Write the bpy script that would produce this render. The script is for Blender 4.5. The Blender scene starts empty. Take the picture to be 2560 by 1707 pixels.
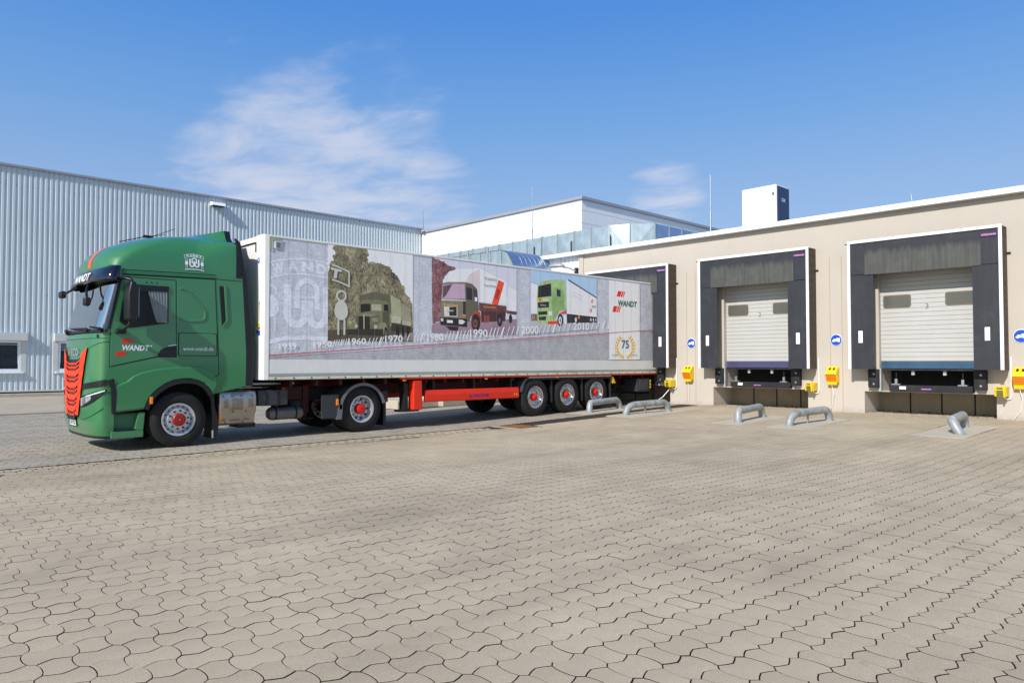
import bpy, math, random
import numpy as np
from math import radians as R, sin, cos, pi
random.seed(7); np.random.seed(7)
S = bpy.context.scene
COL = S.collection
# ------------------------------------------------------------------ camera
CAMZ = 1.55
cd = bpy.data.cameras.new('camera'); cam = bpy.data.objects.new('camera', cd); COL.objects.link(cam)
cam.location = (0, 0, CAMZ); cam.rotation_euler = (R(90 + 1.636), 0, R(-43.6))
cd.sensor_width = 36; cd.lens = 25.355; cd.clip_start = .1; cd.clip_end = 5000
S.camera = cam
S.render.resolution_x, S.render.resolution_y = 1024, 682
S.view_settings.view_transform = 'Standard'; S.view_settings.look = 'None'
S.view_settings.exposure = 0.0; S.view_settings.gamma = 1; S.view_settings.use_curve_mapping = False
# ------------------------------------------------------------------ sun and sky
SUN = np.array([-1, -.24, .70]); SUN = SUN / np.linalg.norm(SUN)
EL = math.asin(SUN[2]); AZ = math.atan2(SUN[0], SUN[1])
sl = bpy.data.lights.new('sun', 'SUN'); sl.energy = 4.8; sl.angle = R(.53); sl.color = (1, .945, .87)
so = bpy.data.objects.new('sun', sl); COL.objects.link(so)
from mathutils import Vector
so.rotation_euler = Vector(SUN).to_track_quat('Z', 'Y').to_euler(); so.location = (-10, -2, 20)
W = bpy.data.worlds.new('World'); S.world = W; W.use_nodes = True
nt = W.node_tree; nt.nodes.clear()
def nd(t, typ, **k):
    n = t.nodes.new(typ)
    for a, b in k.items(): setattr(n, a, b)
    return n
out = nd(nt, 'ShaderNodeOutputWorld'); bg = nd(nt, 'ShaderNodeBackground'); bg.inputs[1].default_value = .13
sky = nd(nt, 'ShaderNodeTexSky', sky_type='NISHITA'); sky.sun_disc = False
sky.sun_elevation = EL; sky.sun_rotation = AZ; sky.altitude = 80; sky.air_density = 1.0; sky.dust_density = .6; sky.ozone_density = 2.2
tc = nd(nt, 'ShaderNodeTexCoord')
def vm(op, a, b=None, t=nt):
    n = nd(t, 'ShaderNodeVectorMath', operation=op)
    for i, x in enumerate((a, b)):
        if x is None: continue
        if hasattr(x, 'is_output'): t.links.new(x, n.inputs[i])
        else: n.inputs[i].default_value = x
    return n
def mm(op, a, b=None, t=nt, clamp=False):
    n = nd(t, 'ShaderNodeMath', operation=op); n.use_clamp = clamp
    for i, x in enumerate((a, b)):
        if x is None: continue
        if hasattr(x, 'is_output'): t.links.new(x, n.inputs[i])
        else: n.inputs[i].default_value = x
    return n.outputs[0]
def maprange(v, a, b, c=0., d=1., t=nt, typ='SMOOTHSTEP'):
    n = nd(t, 'ShaderNodeMapRange', interpolation_type=typ)
    t.links.new(v, n.inputs[0])
    for i, x in enumerate((a, b, c, d)): n.inputs[i + 1].default_value = x
    return n.outputs[0]
# thin clouds on a flat layer: direction divided by its height
sep = nd(nt, 'ShaderNodeSeparateXYZ'); nt.links.new(tc.outputs['Generated'], sep.inputs[0])
zz = mm('MAXIMUM', sep.outputs[2], .04)
cx = mm('DIVIDE', sep.outputs[0], zz); cy = mm('DIVIDE', sep.outputs[1], zz)
comb = nd(nt, 'ShaderNodeCombineXYZ'); nt.links.new(cx, comb.inputs[0]); nt.links.new(cy, comb.inputs[1])
mp = nd(nt, 'ShaderNodeMapping'); mp.inputs['Rotation'].default_value = (0, 0, R(48)); mp.inputs['Scale'].default_value = (1.0, .62, 1)
nt.links.new(comb.outputs[0], mp.inputs[0])
n1 = nd(nt, 'ShaderNodeTexNoise'); n1.inputs['Scale'].default_value = 2.8; n1.inputs['Detail'].default_value = 10; n1.inputs['Roughness'].default_value = .58; n1.inputs['Distortion'].default_value = .35
nt.links.new(mp.outputs[0], n1.inputs[0])
n2 = nd(nt, 'ShaderNodeTexNoise'); n2.inputs['Scale'].default_value = .33; n2.inputs['Detail'].default_value = 3
nt.links.new(comb.outputs[0], n2.inputs[0])
def dirpx(px, py):
    x = (px - 1280) / 1803; y = -(py - 853.5) / 1803; p = R(1.636); yw = R(46.4)
    F = cos(p) - y * sin(p); U = sin(p) + y * cos(p)
    v = Vector((sin(yw) * x + cos(yw) * F, -cos(yw) * x + sin(yw) * F, U)); v.normalize(); return v
def blob(px, py, inner, outer):
    d = vm('DOT_PRODUCT', tc.outputs['Generated'], tuple(dirpx(px, py))).outputs['Value']
    return maprange(d, cos(R(outer)), cos(R(inner)))
m = mm('MAXIMUM', blob(760, 480, 3, 12), mm('MULTIPLY', blob(1000, 530, .5, 9), .8))
m = mm('MAXIMUM', m, mm('MULTIPLY', blob(960, 270, 1, 6.5), .72))
m = mm('MAXIMUM', m, mm('MULTIPLY', blob(850, 190, .5, 4), .58))
m = mm('MAXIMUM', m, mm('MULTIPLY', blob(1670, 488, .8, 4.2), .85))
m = mm('MAXIMUM', m, mm('MULTIPLY', blob(600, 125, .2, 2), .5))
far = mm('MULTIPLY', maprange(n2.outputs[0], .56, .72), .65)
behind = maprange(vm('DOT_PRODUCT', tc.outputs['Generated'], tuple(dirpx(1280, 600))).outputs['Value'], .72, .35)
m = mm('MAXIMUM', m, mm('MULTIPLY', far, behind))
dens = mm('SUBTRACT', mm('ADD', n1.outputs[0], mm('MULTIPLY', m, .52)), .70)
dens = maprange(dens, -.02, .50, 0, .74)
mix = nd(nt, 'ShaderNodeMix', data_type='RGBA'); nt.links.new(dens, mix.inputs[0])
tint = nd(nt, 'ShaderNodeMix', data_type='RGBA', blend_type='MULTIPLY'); tint.inputs[0].default_value = 1
nt.links.new(sky.outputs[0], tint.inputs[6]); tint.inputs[7].default_value = (.92, .95, .92, 1)
ramp = nd(nt, 'ShaderNodeValToRGB'); els = ramp.color_ramp.elements      # hazy horizon to deep blue zenith, the same all round
stops = [(0, (.44, .57, .77)), (.22, (.285, .465, .80)), (.32, (.165, .39, .81)), (.44, (.072, .285, .80)), (.85, (.035, .17, .60))]
els[0].position, els[0].color = stops[0][0], (*stops[0][1], 1); els[1].position, els[1].color = stops[-1][0], (*stops[-1][1], 1)
for p, c in stops[1:-1]: e = els.new(p); e.color = (*c, 1)
nt.links.new(sep.outputs[2], ramp.inputs[0])
gain = vm('SCALE', ramp.outputs[0]); gain.inputs['Scale'].default_value = 1 / .13
air = nd(nt, 'ShaderNodeMix', data_type='RGBA'); sunward = maprange(vm('DOT_PRODUCT', tc.outputs['Generated'], tuple(float(x) for x in SUN)).outputs['Value'], .0, .8, .78, .12)   # whiter aureole round the sun
nt.links.new(sunward, air.inputs[0])
nt.links.new(tint.outputs[2], air.inputs[6]); nt.links.new(gain.outputs[0], air.inputs[7])
nt.links.new(air.outputs[2], mix.inputs[6]); mix.inputs[7].default_value = (5.3, 5.5, 6.4, 1)
nt.links.new(mix.outputs[2], bg.inputs[0]); nt.links.new(bg.outputs[0], out.inputs[0])

# ------------------------------------------------------------------ materials
def lin(c):
    r = []
    for v in c[:3]:
        v = v / 255.; r.append(v / 12.92 if v <= .04045 else ((v + .055) / 1.055) ** 2.4)
    return r
MATS = {}
def mat(name, rgb, rough=.6, metal=0., var=.12, scale=6., bump=0., bscale=60., coat=0., spec=.5, streak=0., rnd=0., dirt=None, dirtamt=.3, srgb=True, k=1.0, rvar=.1):
    """procedural material: base colour broken up by two noises, optional vertical streaks, per-object variation, fine bump"""
    if name in MATS: return MATS[name]
    m = bpy.data.materials.new(name); m.use_nodes = True; t = m.node_tree; b = t.nodes['Principled BSDF']
    c = lin(rgb) if srgb else rgb; c = [min(.95, x * k) for x in c]
    co = nd(t, 'ShaderNodeTexCoord').outputs['Object']
    a = nd(t, 'ShaderNodeTexNoise'); a.inputs['Scale'].default_value = scale; a.inputs['Detail'].default_value = 6; a.inputs['Roughness'].default_value = .62
    t.links.new(co, a.inputs[0])
    f = maprange(a.outputs[0], .25, .75, 1 - var, 1 + var, t, 'LINEAR')
    if streak:
        mp = nd(t, 'ShaderNodeMapping'); mp.inputs['Scale'].default_value = (9, 9, .5); t.links.new(co, mp.inputs[0])
        s = nd(t, 'ShaderNodeTexNoise'); s.inputs['Scale'].default_value = 1.6; s.inputs['Detail'].default_value = 5; t.links.new(mp.outputs[0], s.inputs[0])
        f = mm('MULTIPLY', f, maprange(s.outputs[0], .3, .7, 1 - streak, 1 + streak * .5, t, 'LINEAR'), t)
    if rnd:
        oi = nd(t, 'ShaderNodeObjectInfo'); ge = nd(t, 'ShaderNodeNewGeometry')
        rr = mm('FRACT', mm('ADD', oi.outputs['Random'], ge.outputs['Random Per Island'], t), None, t)
        f = mm('MULTIPLY', f, maprange(rr, 0, 1, 1 - rnd, 1 + rnd, t, 'LINEAR'), t)
    v = nd(t, 'ShaderNodeVectorMath', operation='SCALE'); v.inputs[0].default_value = c; t.links.new(f, v.inputs['Scale'])
    src = v.outputs[0]
    if dirt:
        d = nd(t, 'ShaderNodeTexNoise'); d.inputs['Scale'].default_value = scale * .35; d.inputs['Detail'].default_value = 8; d.inputs['Roughness'].default_value = .7
        t.links.new(co, d.inputs[0])
        mx = nd(t, 'ShaderNodeMix', data_type='RGBA'); t.links.new(maprange(d.outputs[0], .45, .75, 0, dirtamt, t), mx.inputs[0])
        t.links.new(src, mx.inputs[6]); mx.inputs[7].default_value = (*lin(dirt), 1); src = mx.outputs[2]
    t.links.new(src, b.inputs['Base Color'])
    b.inputs['Metallic'].default_value = metal
    t.links.new(maprange(a.outputs[0], .3, .7, max(.02, rough - rvar * rough), min(1, rough + rvar * rough), t, 'LINEAR'), b.inputs['Roughness'])
    b.inputs['Specular IOR Level'].default_value = spec
    if coat: b.inputs['Coat Weight'].default_value = coat; b.inputs['Coat Roughness'].default_value = .06
    if bump:
        bn = nd(t, 'ShaderNodeTexNoise'); bn.inputs['Scale'].default_value = bscale; bn.inputs['Detail'].default_value = 4; t.links.new(co, bn.inputs[0])
        bp = nd(t, 'ShaderNodeBump'); bp.inputs['Strength'].default_value = bump; bp.inputs['Distance'].default_value = .01
        t.links.new(bn.outputs[0], bp.inputs['Height']); t.links.new(bp.outputs[0], b.inputs['Normal'])
    MATS[name] = m; return m
def glassmat(name, tintc, gloss=.0, k=1.):
    if name in MATS: return MATS[name]
    m = bpy.data.materials.new(name); m.use_nodes = True; t = m.node_tree; t.nodes.clear()
    o = nd(t, 'ShaderNodeOutputMaterial'); tr = nd(t, 'ShaderNodeBsdfTransparent'); tr.inputs[0].default_value = (*tintc, 1)
    g = nd(t, 'ShaderNodeBsdfGlossy'); g.inputs['Roughness'].default_value = .02
    fr = nd(t, 'ShaderNodeFresnel'); fr.inputs[0].default_value = 1.52
    fac = mm('ADD', mm('MULTIPLY', fr.outputs[0], k, t), gloss, t, True)
    mx = nd(t, 'ShaderNodeMixShader'); t.links.new(fac, mx.inputs[0]); t.links.new(tr.outputs[0], mx.inputs[1]); t.links.new(g.outputs[0], mx.inputs[2])
    t.links.new(mx.outputs[0], o.inputs[0]); MATS[name] = m; return m

# ------------------------------------------------------------------ mesh helpers
ORG = {}
class MB:
    def __init__(s): s.v = []; s.f = []
    def add(s, vs, fs):
        n = len(s.v); s.v += [tuple(p) for p in vs]; s.f += [tuple(i + n for i in f) for f in fs]; return s
    def box(s, x0, x1, y0, y1, z0, z1):
        return s.add([(x0, y0, z0), (x1, y0, z0), (x1, y1, z0), (x0, y1, z0), (x0, y0, z1), (x1, y0, z1), (x1, y1, z1), (x0, y1, z1)],
                     [(0, 3, 2, 1), (4, 5, 6, 7), (0, 1, 5, 4), (1, 2, 6, 5), (2, 3, 7, 6), (3, 0, 4, 7)])
    def prism(s, pts, a0, a1, axis='y'):
        """2D outline extruded between a0 and a1 along an axis; pts are (x,z) for y, (y,z) for x, (x,y) for z"""
        def p(u, v, a): return {'y': (u, a, v), 'x': (a, u, v), 'z': (u, v, a)}[axis]
        n = len(pts); vs = [p(u, v, a0) for u, v in pts] + [p(u, v, a1) for u, v in pts]
        fs = [tuple(range(n)), tuple(range(2 * n - 1, n - 1, -1))] + [(i, i + n, (i + 1) % n + n, (i + 1) % n) for i in range(n)]
        area = sum(pts[i][0] * pts[(i + 1) % n][1] - pts[(i + 1) % n][0] * pts[i][1] for i in range(n))
        flip = (area > 0) if axis in ('x', 'z') else (area < 0)
        if a1 < a0: flip = not flip
        if flip: fs = [f[::-1] for f in fs]
        return s.add(vs, fs)
    def poly(s, pts): return s.add(pts, [tuple(range(len(pts)))])
    def tube(s, path, r, n=12, caps=True):
        rings = []; P = [Vector(p) for p in path]; up = None
        for i, p in enumerate(P):
            t = (P[min(i + 1, len(P) - 1)] - P[max(i - 1, 0)]).normalized()
            if up is None:
                up = Vector((0, 0, 1)) if abs(t.z) < .9 else Vector((1, 0, 0))
            a = t.cross(up).normalized(); b = a.cross(t).normalized(); up = b
            rr = r[i] if isinstance(r, (list, tuple)) else r
            rings.append([p + a * rr * cos(2 * pi * k / n) + b * rr * sin(2 * pi * k / n) for k in range(n)])
        vs = [q for g in rings for q in g]; fs = []
        for i in range(len(rings) - 1):
            for k in range(n): fs.append((i * n + k, i * n + (k + 1) % n, (i + 1) * n + (k + 1) % n, (i + 1) * n + k))
        if caps: fs += [tuple(range(n - 1, -1, -1)), tuple((len(rings) - 1) * n + k for k in range(n))]
        return s.add(vs, fs)
    def lathe(s, prof, c, n=40, axis='y', cap=True):
        """prof: (radius, offset along the axis)"""
        vs = []; fs = []
        for r, a in prof:
            for k in range(n):
                u, w = r * cos(2 * pi * k / n), r * sin(2 * pi * k / n)
                vs.append({'y': (c[0] + u, c[1] + a, c[2] + w), 'x': (c[0] + a, c[1] + u, c[2] + w), 'z': (c[0] + u, c[1] + w, c[2] + a)}[axis])
        for i in range(len(prof) - 1):
            for k in range(n): fs.append((i * n + k, (i + 1) * n + k, (i + 1) * n + (k + 1) % n, i * n + (k + 1) % n))
        if cap: fs += [tuple(range(n)), tuple((len(prof) - 1) * n + k for k in range(n - 1, -1, -1))]
        return s.add(vs, fs)
    def grid(s, rows):
        nr, ncol = len(rows), len(rows[0]); vs = [p for r in rows for p in r]
        return s.add(vs, [(i * ncol + j, i * ncol + j + 1, (i + 1) * ncol + j + 1, (i + 1) * ncol + j) for i in range(nr - 1) for j in range(ncol - 1)])
    def shift(s, d): s.v = [(x + d[0], y + d[1], z + d[2]) for x, y, z in s.v]; return s
def obj(name, m, material, parent=None, bevel=0., smooth=None, at=None, label=None, cat=None, group=None, kind=None, seg=2, fix=False):
    o0 = ORG[parent.name] if parent else (at or (0, 0, 0))
    me = bpy.data.meshes.new(name); me.from_pydata([(x - o0[0], y - o0[1], z - o0[2]) for x, y, z in m.v], [], m.f); me.update()
    if fix:
        import bmesh
        b = bmesh.new(); b.from_mesh(me); bmesh.ops.recalc_face_normals(b, faces=b.faces); b.to_mesh(me); b.free()
    o = bpy.data.objects.new(name, me); COL.objects.link(o); me.materials.append(material)
    if parent: o.parent = parent
    else: o.location = o0
    ORG[o.name] = o0
    if smooth:
        me.polygons.foreach_set('use_smooth', [True] * len(me.polygons)); me.set_sharp_from_angle(angle=R(smooth))
    if bevel:
        bm = o.modifiers.new('bevel', 'BEVEL'); bm.width = bevel; bm.segments = seg; bm.limit_method = 'ANGLE'; bm.angle_limit = R(40)
    return tag(o, label, cat, group, kind)
def tag(o, label=None, cat=None, group=None, kind=None):
    if label: o['label'] = label
    if cat: o['category'] = cat
    if group: o['group'] = group
    if kind: o['kind'] = kind
    return o
def thing(name, label, cat, loc, group=None):
    o = bpy.data.objects.new(name, None); COL.objects.link(o); o.location = loc; o.empty_display_size = .2
    ORG[o.name] = tuple(loc); return tag(o, label, cat, group)
def copy_tree(o, parent=None, loc=None, label=None):
    c = o.copy(); COL.objects.link(c); c.parent = parent; ORG[c.name] = ORG[o.name]
    if loc is not None: c.location = loc; ORG[c.name] = tuple(loc)
    if label: c['label'] = label
    for ch in list(o.children): copy_tree(ch, c)
    return c
def text2d(s, bold=0., shear=0.):
    cu = bpy.data.curves.new('lettering', 'FONT'); cu.body = s; cu.size = 1; cu.offset = bold; cu.shear = shear; cu.resolution_u = 4
    ob = bpy.data.objects.new('lettering', cu); COL.objects.link(ob); bpy.context.view_layer.update()
    me = bpy.data.meshes.new_from_object(ob.evaluated_get(bpy.context.evaluated_depsgraph_get()))
    v = np.array([x.co[:2] for x in me.vertices]); f = [tuple(p.vertices) for p in me.polygons]
    COL.objects.unlink(ob); bpy.data.objects.remove(ob); bpy.data.meshes.remove(me)
    v = v - v.min(0); v = v / v.max(0); return v, f
def text(m, s, fn, w, h, bold=0., shear=0.):
    v, f = text2d(s, bold, shear); return m.add([fn(a * w, b * h) for a, b in v], f)
def stroke(path, w):
    """thick 2D line as one outline"""
    P = np.array(path, float); n = len(P); L = []; Rr = []
    for i in range(n):
        t = P[min(i + 1, n - 1)] - P[max(i - 1, 0)]; t = t / (np.linalg.norm(t) + 1e-9); nn = np.array([-t[1], t[0]]) * w / 2
        L.append(P[i] + nn); Rr.append(P[i] - nn)
    return [(tuple(L[i]), tuple(Rr[i]), tuple(Rr[i + 1]), tuple(L[i + 1])) for i in range(n - 1)]
def arc(cx, cy, rx, ry, a0, a1, n=12): return [(cx + rx * cos(R(a0 + (a1 - a0) * i / n)), cy + ry * sin(R(a0 + (a1 - a0) * i / n))) for i in range(n + 1)]
def lerp(x, tab):
    if x <= tab[0][0]: return tab[0][1]
    for (a, b), (c, d) in zip(tab, tab[1:]):
        if x <= c: return b + (d - b) * (x - a) / (c - a)
    return tab[-1][1]
def rect(u0, u1, v0, v1): return [(u0, v0), (u1, v0), (u1, v1), (u0, v1)]
def holed(m, u0, u1, v0, v1, holes, fn, depth):
    """flat wall with rectangular openings; fn(u, v, d) gives the point at depth d behind the face; the openings get reveals"""
    us = sorted({u0, u1, *[h[0] for h in holes], *[h[1] for h in holes]}); vs = sorted({v0, v1, *[h[2] for h in holes], *[h[3] for h in holes]})
    us = [u for u in us if u0 <= u <= u1]; vs = [v for v in vs if v0 <= v <= v1]
    for a, b in zip(us, us[1:]):
        for c, d in zip(vs, vs[1:]):
            mu, mv = (a + b) / 2, (c + d) / 2
            if any(h[0] < mu < h[1] and h[2] < mv < h[3] for h in holes): continue
            m.poly([fn(a, c, 0), fn(b, c, 0), fn(b, d, 0), fn(a, d, 0)])
    for h in holes:
        dp = h[4] if len(h) > 4 else depth
        q = [(h[0], h[2]), (h[1], h[2]), (h[1], h[3]), (h[0], h[3])]
        for i in range(4):
            (a, b), (c, d) = q[i], q[(i + 1) % 4]
            m.poly([fn(a, b, 0), fn(a, b, dp), fn(c, d, dp), fn(c, d, 0)])
        if len(h) > 5 and h[5]: m.poly([fn(*q[0], dp), fn(*q[1], dp), fn(*q[2], dp), fn(*q[3], dp)])
    return m
# ------------------------------------------------------------------ ground
def zg(X, Y):
    X = np.asarray(X, float); Y = np.asarray(Y, float)
    b = -.0028 * np.clip(Y, 0, 14) * (1 - np.clip((X - 4) / 7.7, 0, 1))
    return b + np.clip((X - 11.7) / 8.3, 0, 1) * .21
def z1(x, y): return float(zg(x, y))
def slope(X, Y): return np.c_[(zg(X + .05, Y) - zg(X - .05, Y)) / .1, (zg(X, Y + .05) - zg(X, Y - .05)) / .1]
m_joint = mat('joint_sand', (46, 40, 32), .95, var=.3, scale=3, bump=.5, bscale=90)
def pavermat(name, rgb, k):
    m = mat(name, rgb, .88, var=.10, scale=2.0, bump=.35, bscale=140, rnd=.035, k=k, spec=.3)
    t = m.node_tree; b = t.nodes['Principled BSDF']; src = b.inputs['Base Color'].links[0].from_socket
    co = nd(t, 'ShaderNodeNewGeometry').outputs['Position']
    # fine aggregate speckle, tyre grime in soft bands, large blotches
    sp = nd(t, 'ShaderNodeTexNoise'); sp.inputs['Scale'].default_value = 170; sp.inputs['Detail'].default_value = 2; t.links.new(co, sp.inputs[0])
    f = maprange(sp.outputs[0], .3, .7, .80, 1.20, t, 'LINEAR')
    vo = nd(t, 'ShaderNodeTexVoronoi'); vo.inputs['Scale'].default_value = 55; t.links.new(co, vo.inputs[0])
    f = mm('MULTIPLY', f, maprange(vo.outputs[0], .05, .16, .72, 1, t), t)
    bl = nd(t, 'ShaderNodeTexNoise'); bl.inputs['Scale'].default_value = .55; bl.inputs['Detail'].default_value = 5; t.links.new(co, bl.inputs[0])
    f = mm('MULTIPLY', f, maprange(bl.outputs[0], .3, .7, .88, 1.10, t, 'LINEAR'), t)
    mp = nd(t, 'ShaderNodeMapping'); mp.inputs['Rotation'].default_value = (0, 0, R(8)); mp.inputs['Scale'].default_value = (.12, 1.1, 1); t.links.new(co, mp.inputs[0])
    ty = nd(t, 'ShaderNodeTexNoise'); ty.inputs['Scale'].default_value = 1.0; ty.inputs['Detail'].default_value = 4; t.links.new(mp.outputs[0], ty.inputs[0])
    f = mm('MULTIPLY', f, maprange(ty.outputs[0], .48, .68, 1.02, .89, t), t)
    st = nd(t, 'ShaderNodeTexNoise'); st.inputs['Scale'].default_value = 2.1; st.inputs['Detail'].default_value = 7; st.inputs['Roughness'].default_value = .7; t.links.new(co, st.inputs[0])
    f = mm('MULTIPLY', f, maprange(st.outputs[0], .66, .74, 1, .74, t), t)                   # oil drips
    gm_ = nd(t, 'ShaderNodeTexVoronoi'); gm_.inputs['Scale'].default_value = 1.3; t.links.new(co, gm_.inputs[0])
    f = mm('MULTIPLY', f, maprange(gm_.outputs[0], .018, .030, .62, 1, t), t)                # trodden-in spots
    v = nd(t, 'ShaderNodeVectorMath', operation='SCALE'); t.links.new(src, v.inputs[0]); t.links.new(f, v.inputs['Scale'])
    t.links.new(v.outputs[0], b.inputs['Base Color']); return m
m_pave = pavermat('paver_concrete', (180, 166, 142), 1.03)
m_lane = pavermat('paver_concrete_grey', (170, 162, 147), .97)
m_flankd = mat('joint_shade_dirt', (44, 38, 30), .95, var=.25, scale=12)  # dirt, coloured dark so sunlit stone sides read as shaded joints
m_slab = mat('yard_slab', (170, 160, 142), .9, var=.15, scale=.8, bump=.3, bscale=40)
m_conc = mat('pale_concrete', (184, 176, 160), .85, var=.12, scale=3, bump=.3, bscale=50)

xs = sorted({-900, -300, -100, -40, -20, -10, *[float(i) for i in range(-6, 12)], 11.7, 12.5, 14, 16, 18, 20, 21.5, 30, 60, 300, 900})
ys = sorted({-900, -300, -100, -40, -10, *[float(i) for i in range(-4, 27, 2)], 30, 40, 60, 100, 300, 900})
gm = MB().grid([[(x, y, z1(x, y) - .012) for x in xs] for y in ys])
ground = obj('ground', gm, m_joint, label='jointing bed of the paved loading yard between all buildings', cat='ground', kind='structure')
A = [(.118, .084), (.1285, .045), (.131, 0), (.1285, -.045), (.118, -.084), (.082, -.116), (.042, -.094), (0, -.078), (-.042, -.094), (-.082, -.116),
     (-.118, -.084), (-.1285, -.045), (-.131, 0), (-.1285, .045), (-.118, .084), (-.082, .116), (-.042, .094), (0, .078), (.042, .094), (.082, .116)][::-1]
B = [(.082, .084), (.0715, .045), (.069, 0), (.0715, -.045), (.082, -.084), (.042, -.106), (0, -.122), (-.042, -.106), (-.082, -.084),
     (-.0715, -.045), (-.069, 0), (-.0715, .045), (-.082, .084), (-.042, .106), (0, .122), (.042, .106)][::-1]
def inset(p, d):
    n = len(p); P = np.array(p); o = []
    for i in range(n):
        a, b, c = P[i - 1], P[i], P[(i + 1) % n]
        e1 = (b - a) / np.linalg.norm(b - a); e2 = (c - b) / np.linalg.norm(c - b)
        n1_ = np.array([-e1[1], e1[0]]); n2_ = np.array([-e2[1], e2[0]]); q = n1_ + n2_; q = q / np.linalg.norm(q)
        o.append(b + q * d / max(.5, q @ n1_))
    return np.array(o)
def ccw(p): return p if sum(p[i - 1][0] * p[i][1] - p[i][0] * p[i - 1][1] for i in range(len(p))) > 0 else p[::-1]
def stone(p, chamfer=True, gap=.0026, cut=.0016, loose=.016):
    p = ccw(p); o = inset(p, gap); o[:, 1] *= 1 - loose; p = [(x, y * (1 - loose)) for x, y in p]; n = len(p); rings = [(o, -.03), (o, -.0008 if chamfer else 0.)]
    if chamfer: rings.append((inset(p, gap + cut), 0.))
    V = np.concatenate([np.c_[r, np.full(n, z)] for r, z in rings])
    F = [(i + k * n, (i + 1) % n + k * n, (i + 1) % n + (k + 1) * n, i + (k + 1) * n) for k in range(len(rings) - 1) for i in range(n)]
    F.append(tuple((len(rings) - 1) * n + i for i in range(n))); return V, F
def field(name, parts, material, parent):
    """many stones as one mesh: parts = [(template verts, faces, positions (k,3), tilt (k,2), rot)]"""
    vv = []; loops = []; starts = []; tot = []; mi = []; nv = 0
    for V, F, P, T, rot in parts:
        k = len(P)
        if not k: continue
        c, s = cos(rot), sin(rot); Vr = V.copy(); Vr[:, 0] = V[:, 0] * c - V[:, 1] * s; Vr[:, 1] = V[:, 0] * s + V[:, 1] * c
        allv = Vr[None] + P[:, None]; allv[:, :, 2] += Vr[None, :, 0] * T[:, :1] + Vr[None, :, 1] * T[:, 1:]
        vv.append(allv.reshape(-1, 3)); fl = np.array([i for f in F for i in f]); ln = np.array([len(f) for f in F])
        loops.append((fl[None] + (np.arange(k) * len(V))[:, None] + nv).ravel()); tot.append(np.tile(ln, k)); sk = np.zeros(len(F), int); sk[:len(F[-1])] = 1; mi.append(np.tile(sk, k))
        nv += k * len(V)
    vv = np.concatenate(vv); loops = np.concatenate(loops); tot = np.concatenate(tot); starts = np.concatenate([[0], np.cumsum(tot)[:-1]])
    me = bpy.data.meshes.new(name); me.vertices.add(len(vv)); me.vertices.foreach_set('co', vv.ravel().astype(np.float32))
    me.loops.add(len(loops)); me.loops.foreach_set('vertex_index', loops.astype(np.int32))
    me.polygons.add(len(tot)); me.polygons.foreach_set('loop_start', starts.astype(np.int32)); me.polygons.foreach_set('loop_total', tot.astype(np.int32))
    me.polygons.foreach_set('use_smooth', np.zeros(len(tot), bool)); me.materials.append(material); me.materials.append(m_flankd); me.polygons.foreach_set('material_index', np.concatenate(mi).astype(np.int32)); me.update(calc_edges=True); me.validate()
    o = bpy.data.objects.new(name, me); COL.objects.link(o); o.parent = parent; ORG[o.name] = (0, 0, 0); return o
def lattice(x0, x1, y0, y1, rot, org):
    d = .2; n = 140; I, J = np.meshgrid(np.arange(-n, n), np.arange(-n, n)); I = I.ravel(); J = J.ravel()
    u, v = I * d, J * d; c, s = cos(rot), sin(rot)
    X = org[0] + u * c - v * s; Y = org[1] + u * s + v * c; ev = (I + J) % 2 == 0
    fw = .6896 * X + .7242 * Y; rt = .7242 * X - .6896 * Y
    k = (X > x0) & (X < x1) & (Y > y0) & (Y < y1) & (fw > 1.5) & (np.abs(rt) < .72 * fw + 2.2)
    return X[k], Y[k], ev[k], fw[k]
PADS = []
ROT = R(-1.6)
X, Y, ev, fw = lattice(-3, 19.93, -1, 12.32, ROT, (2.884, 3.686))
ok = ~((X > 11.62) & (X < 12.42) & (Y > 11.95) & (Y < 12.85))
for (a0, a1, b0, b1) in [(15.45, 17.75, 13.25, 13.8), (15.45, 17.75, 11.6, 12.35), (15.5, 17.75, 8.6, 9.2), (15.45, 17.8, 7.1, 7.75), (15.75, 18.1, 4.1, 4.85)]:
    PADS.append((a0, a1, b0, b1)); ok &= ~((X > a0 - .03) & (X < a1 + .03) & (Y > b0 - .03) & (Y < b1 + .03))
X, Y, ev, fw = X[ok], Y[ok], ev[ok], fw[ok]
order = np.argsort(np.where((fw < 3.3) | (np.abs(.7242 * X - .6896 * Y) > .73 * fw), 1e6, fw)); near = np.zeros(len(X), bool); near[order[:300]] = True
lv_ = np.clip((12 - fw) / 6, .25, 1); Z = zg(X, Y) + np.random.normal(0, .0009, len(X)) * lv_; T = np.random.normal(0, .005, (len(X), 2)) * lv_[:, None] + slope(X, Y)
VA, FA = stone(A); VB, FB = stone(B); VA2, FA2 = stone(A, False, .0024); VB2, FB2 = stone(B, False, .0024); VA4, FA4 = stone(A, False, .0013, loose=.010); VB4, FB4 = stone(B, False, .0013, loose=.010); VA3, FA3 = stone(A, False, .003, loose=.02); VB3, FB3 = stone(B, False, .003, loose=.02)
tm = {}
for nm, V, F in (('a', VA, FA), ('b', VB, FB)):
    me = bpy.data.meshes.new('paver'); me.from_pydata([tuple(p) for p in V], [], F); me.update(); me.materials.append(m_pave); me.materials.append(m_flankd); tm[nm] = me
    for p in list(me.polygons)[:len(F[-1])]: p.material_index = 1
for i in np.where(near)[0]:
    o = bpy.data.objects.new('paver', tm['a' if ev[i] else 'b']); COL.objects.link(o); o.parent = ground
    o.location = (X[i], Y[i], Z[i]); o.rotation_euler = (T[i, 1], -T[i, 0], ROT)
f = ~near; mid = fw < 8.5; far_ = fw > 11.5; f2 = f & ~mid & ~far_
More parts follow.
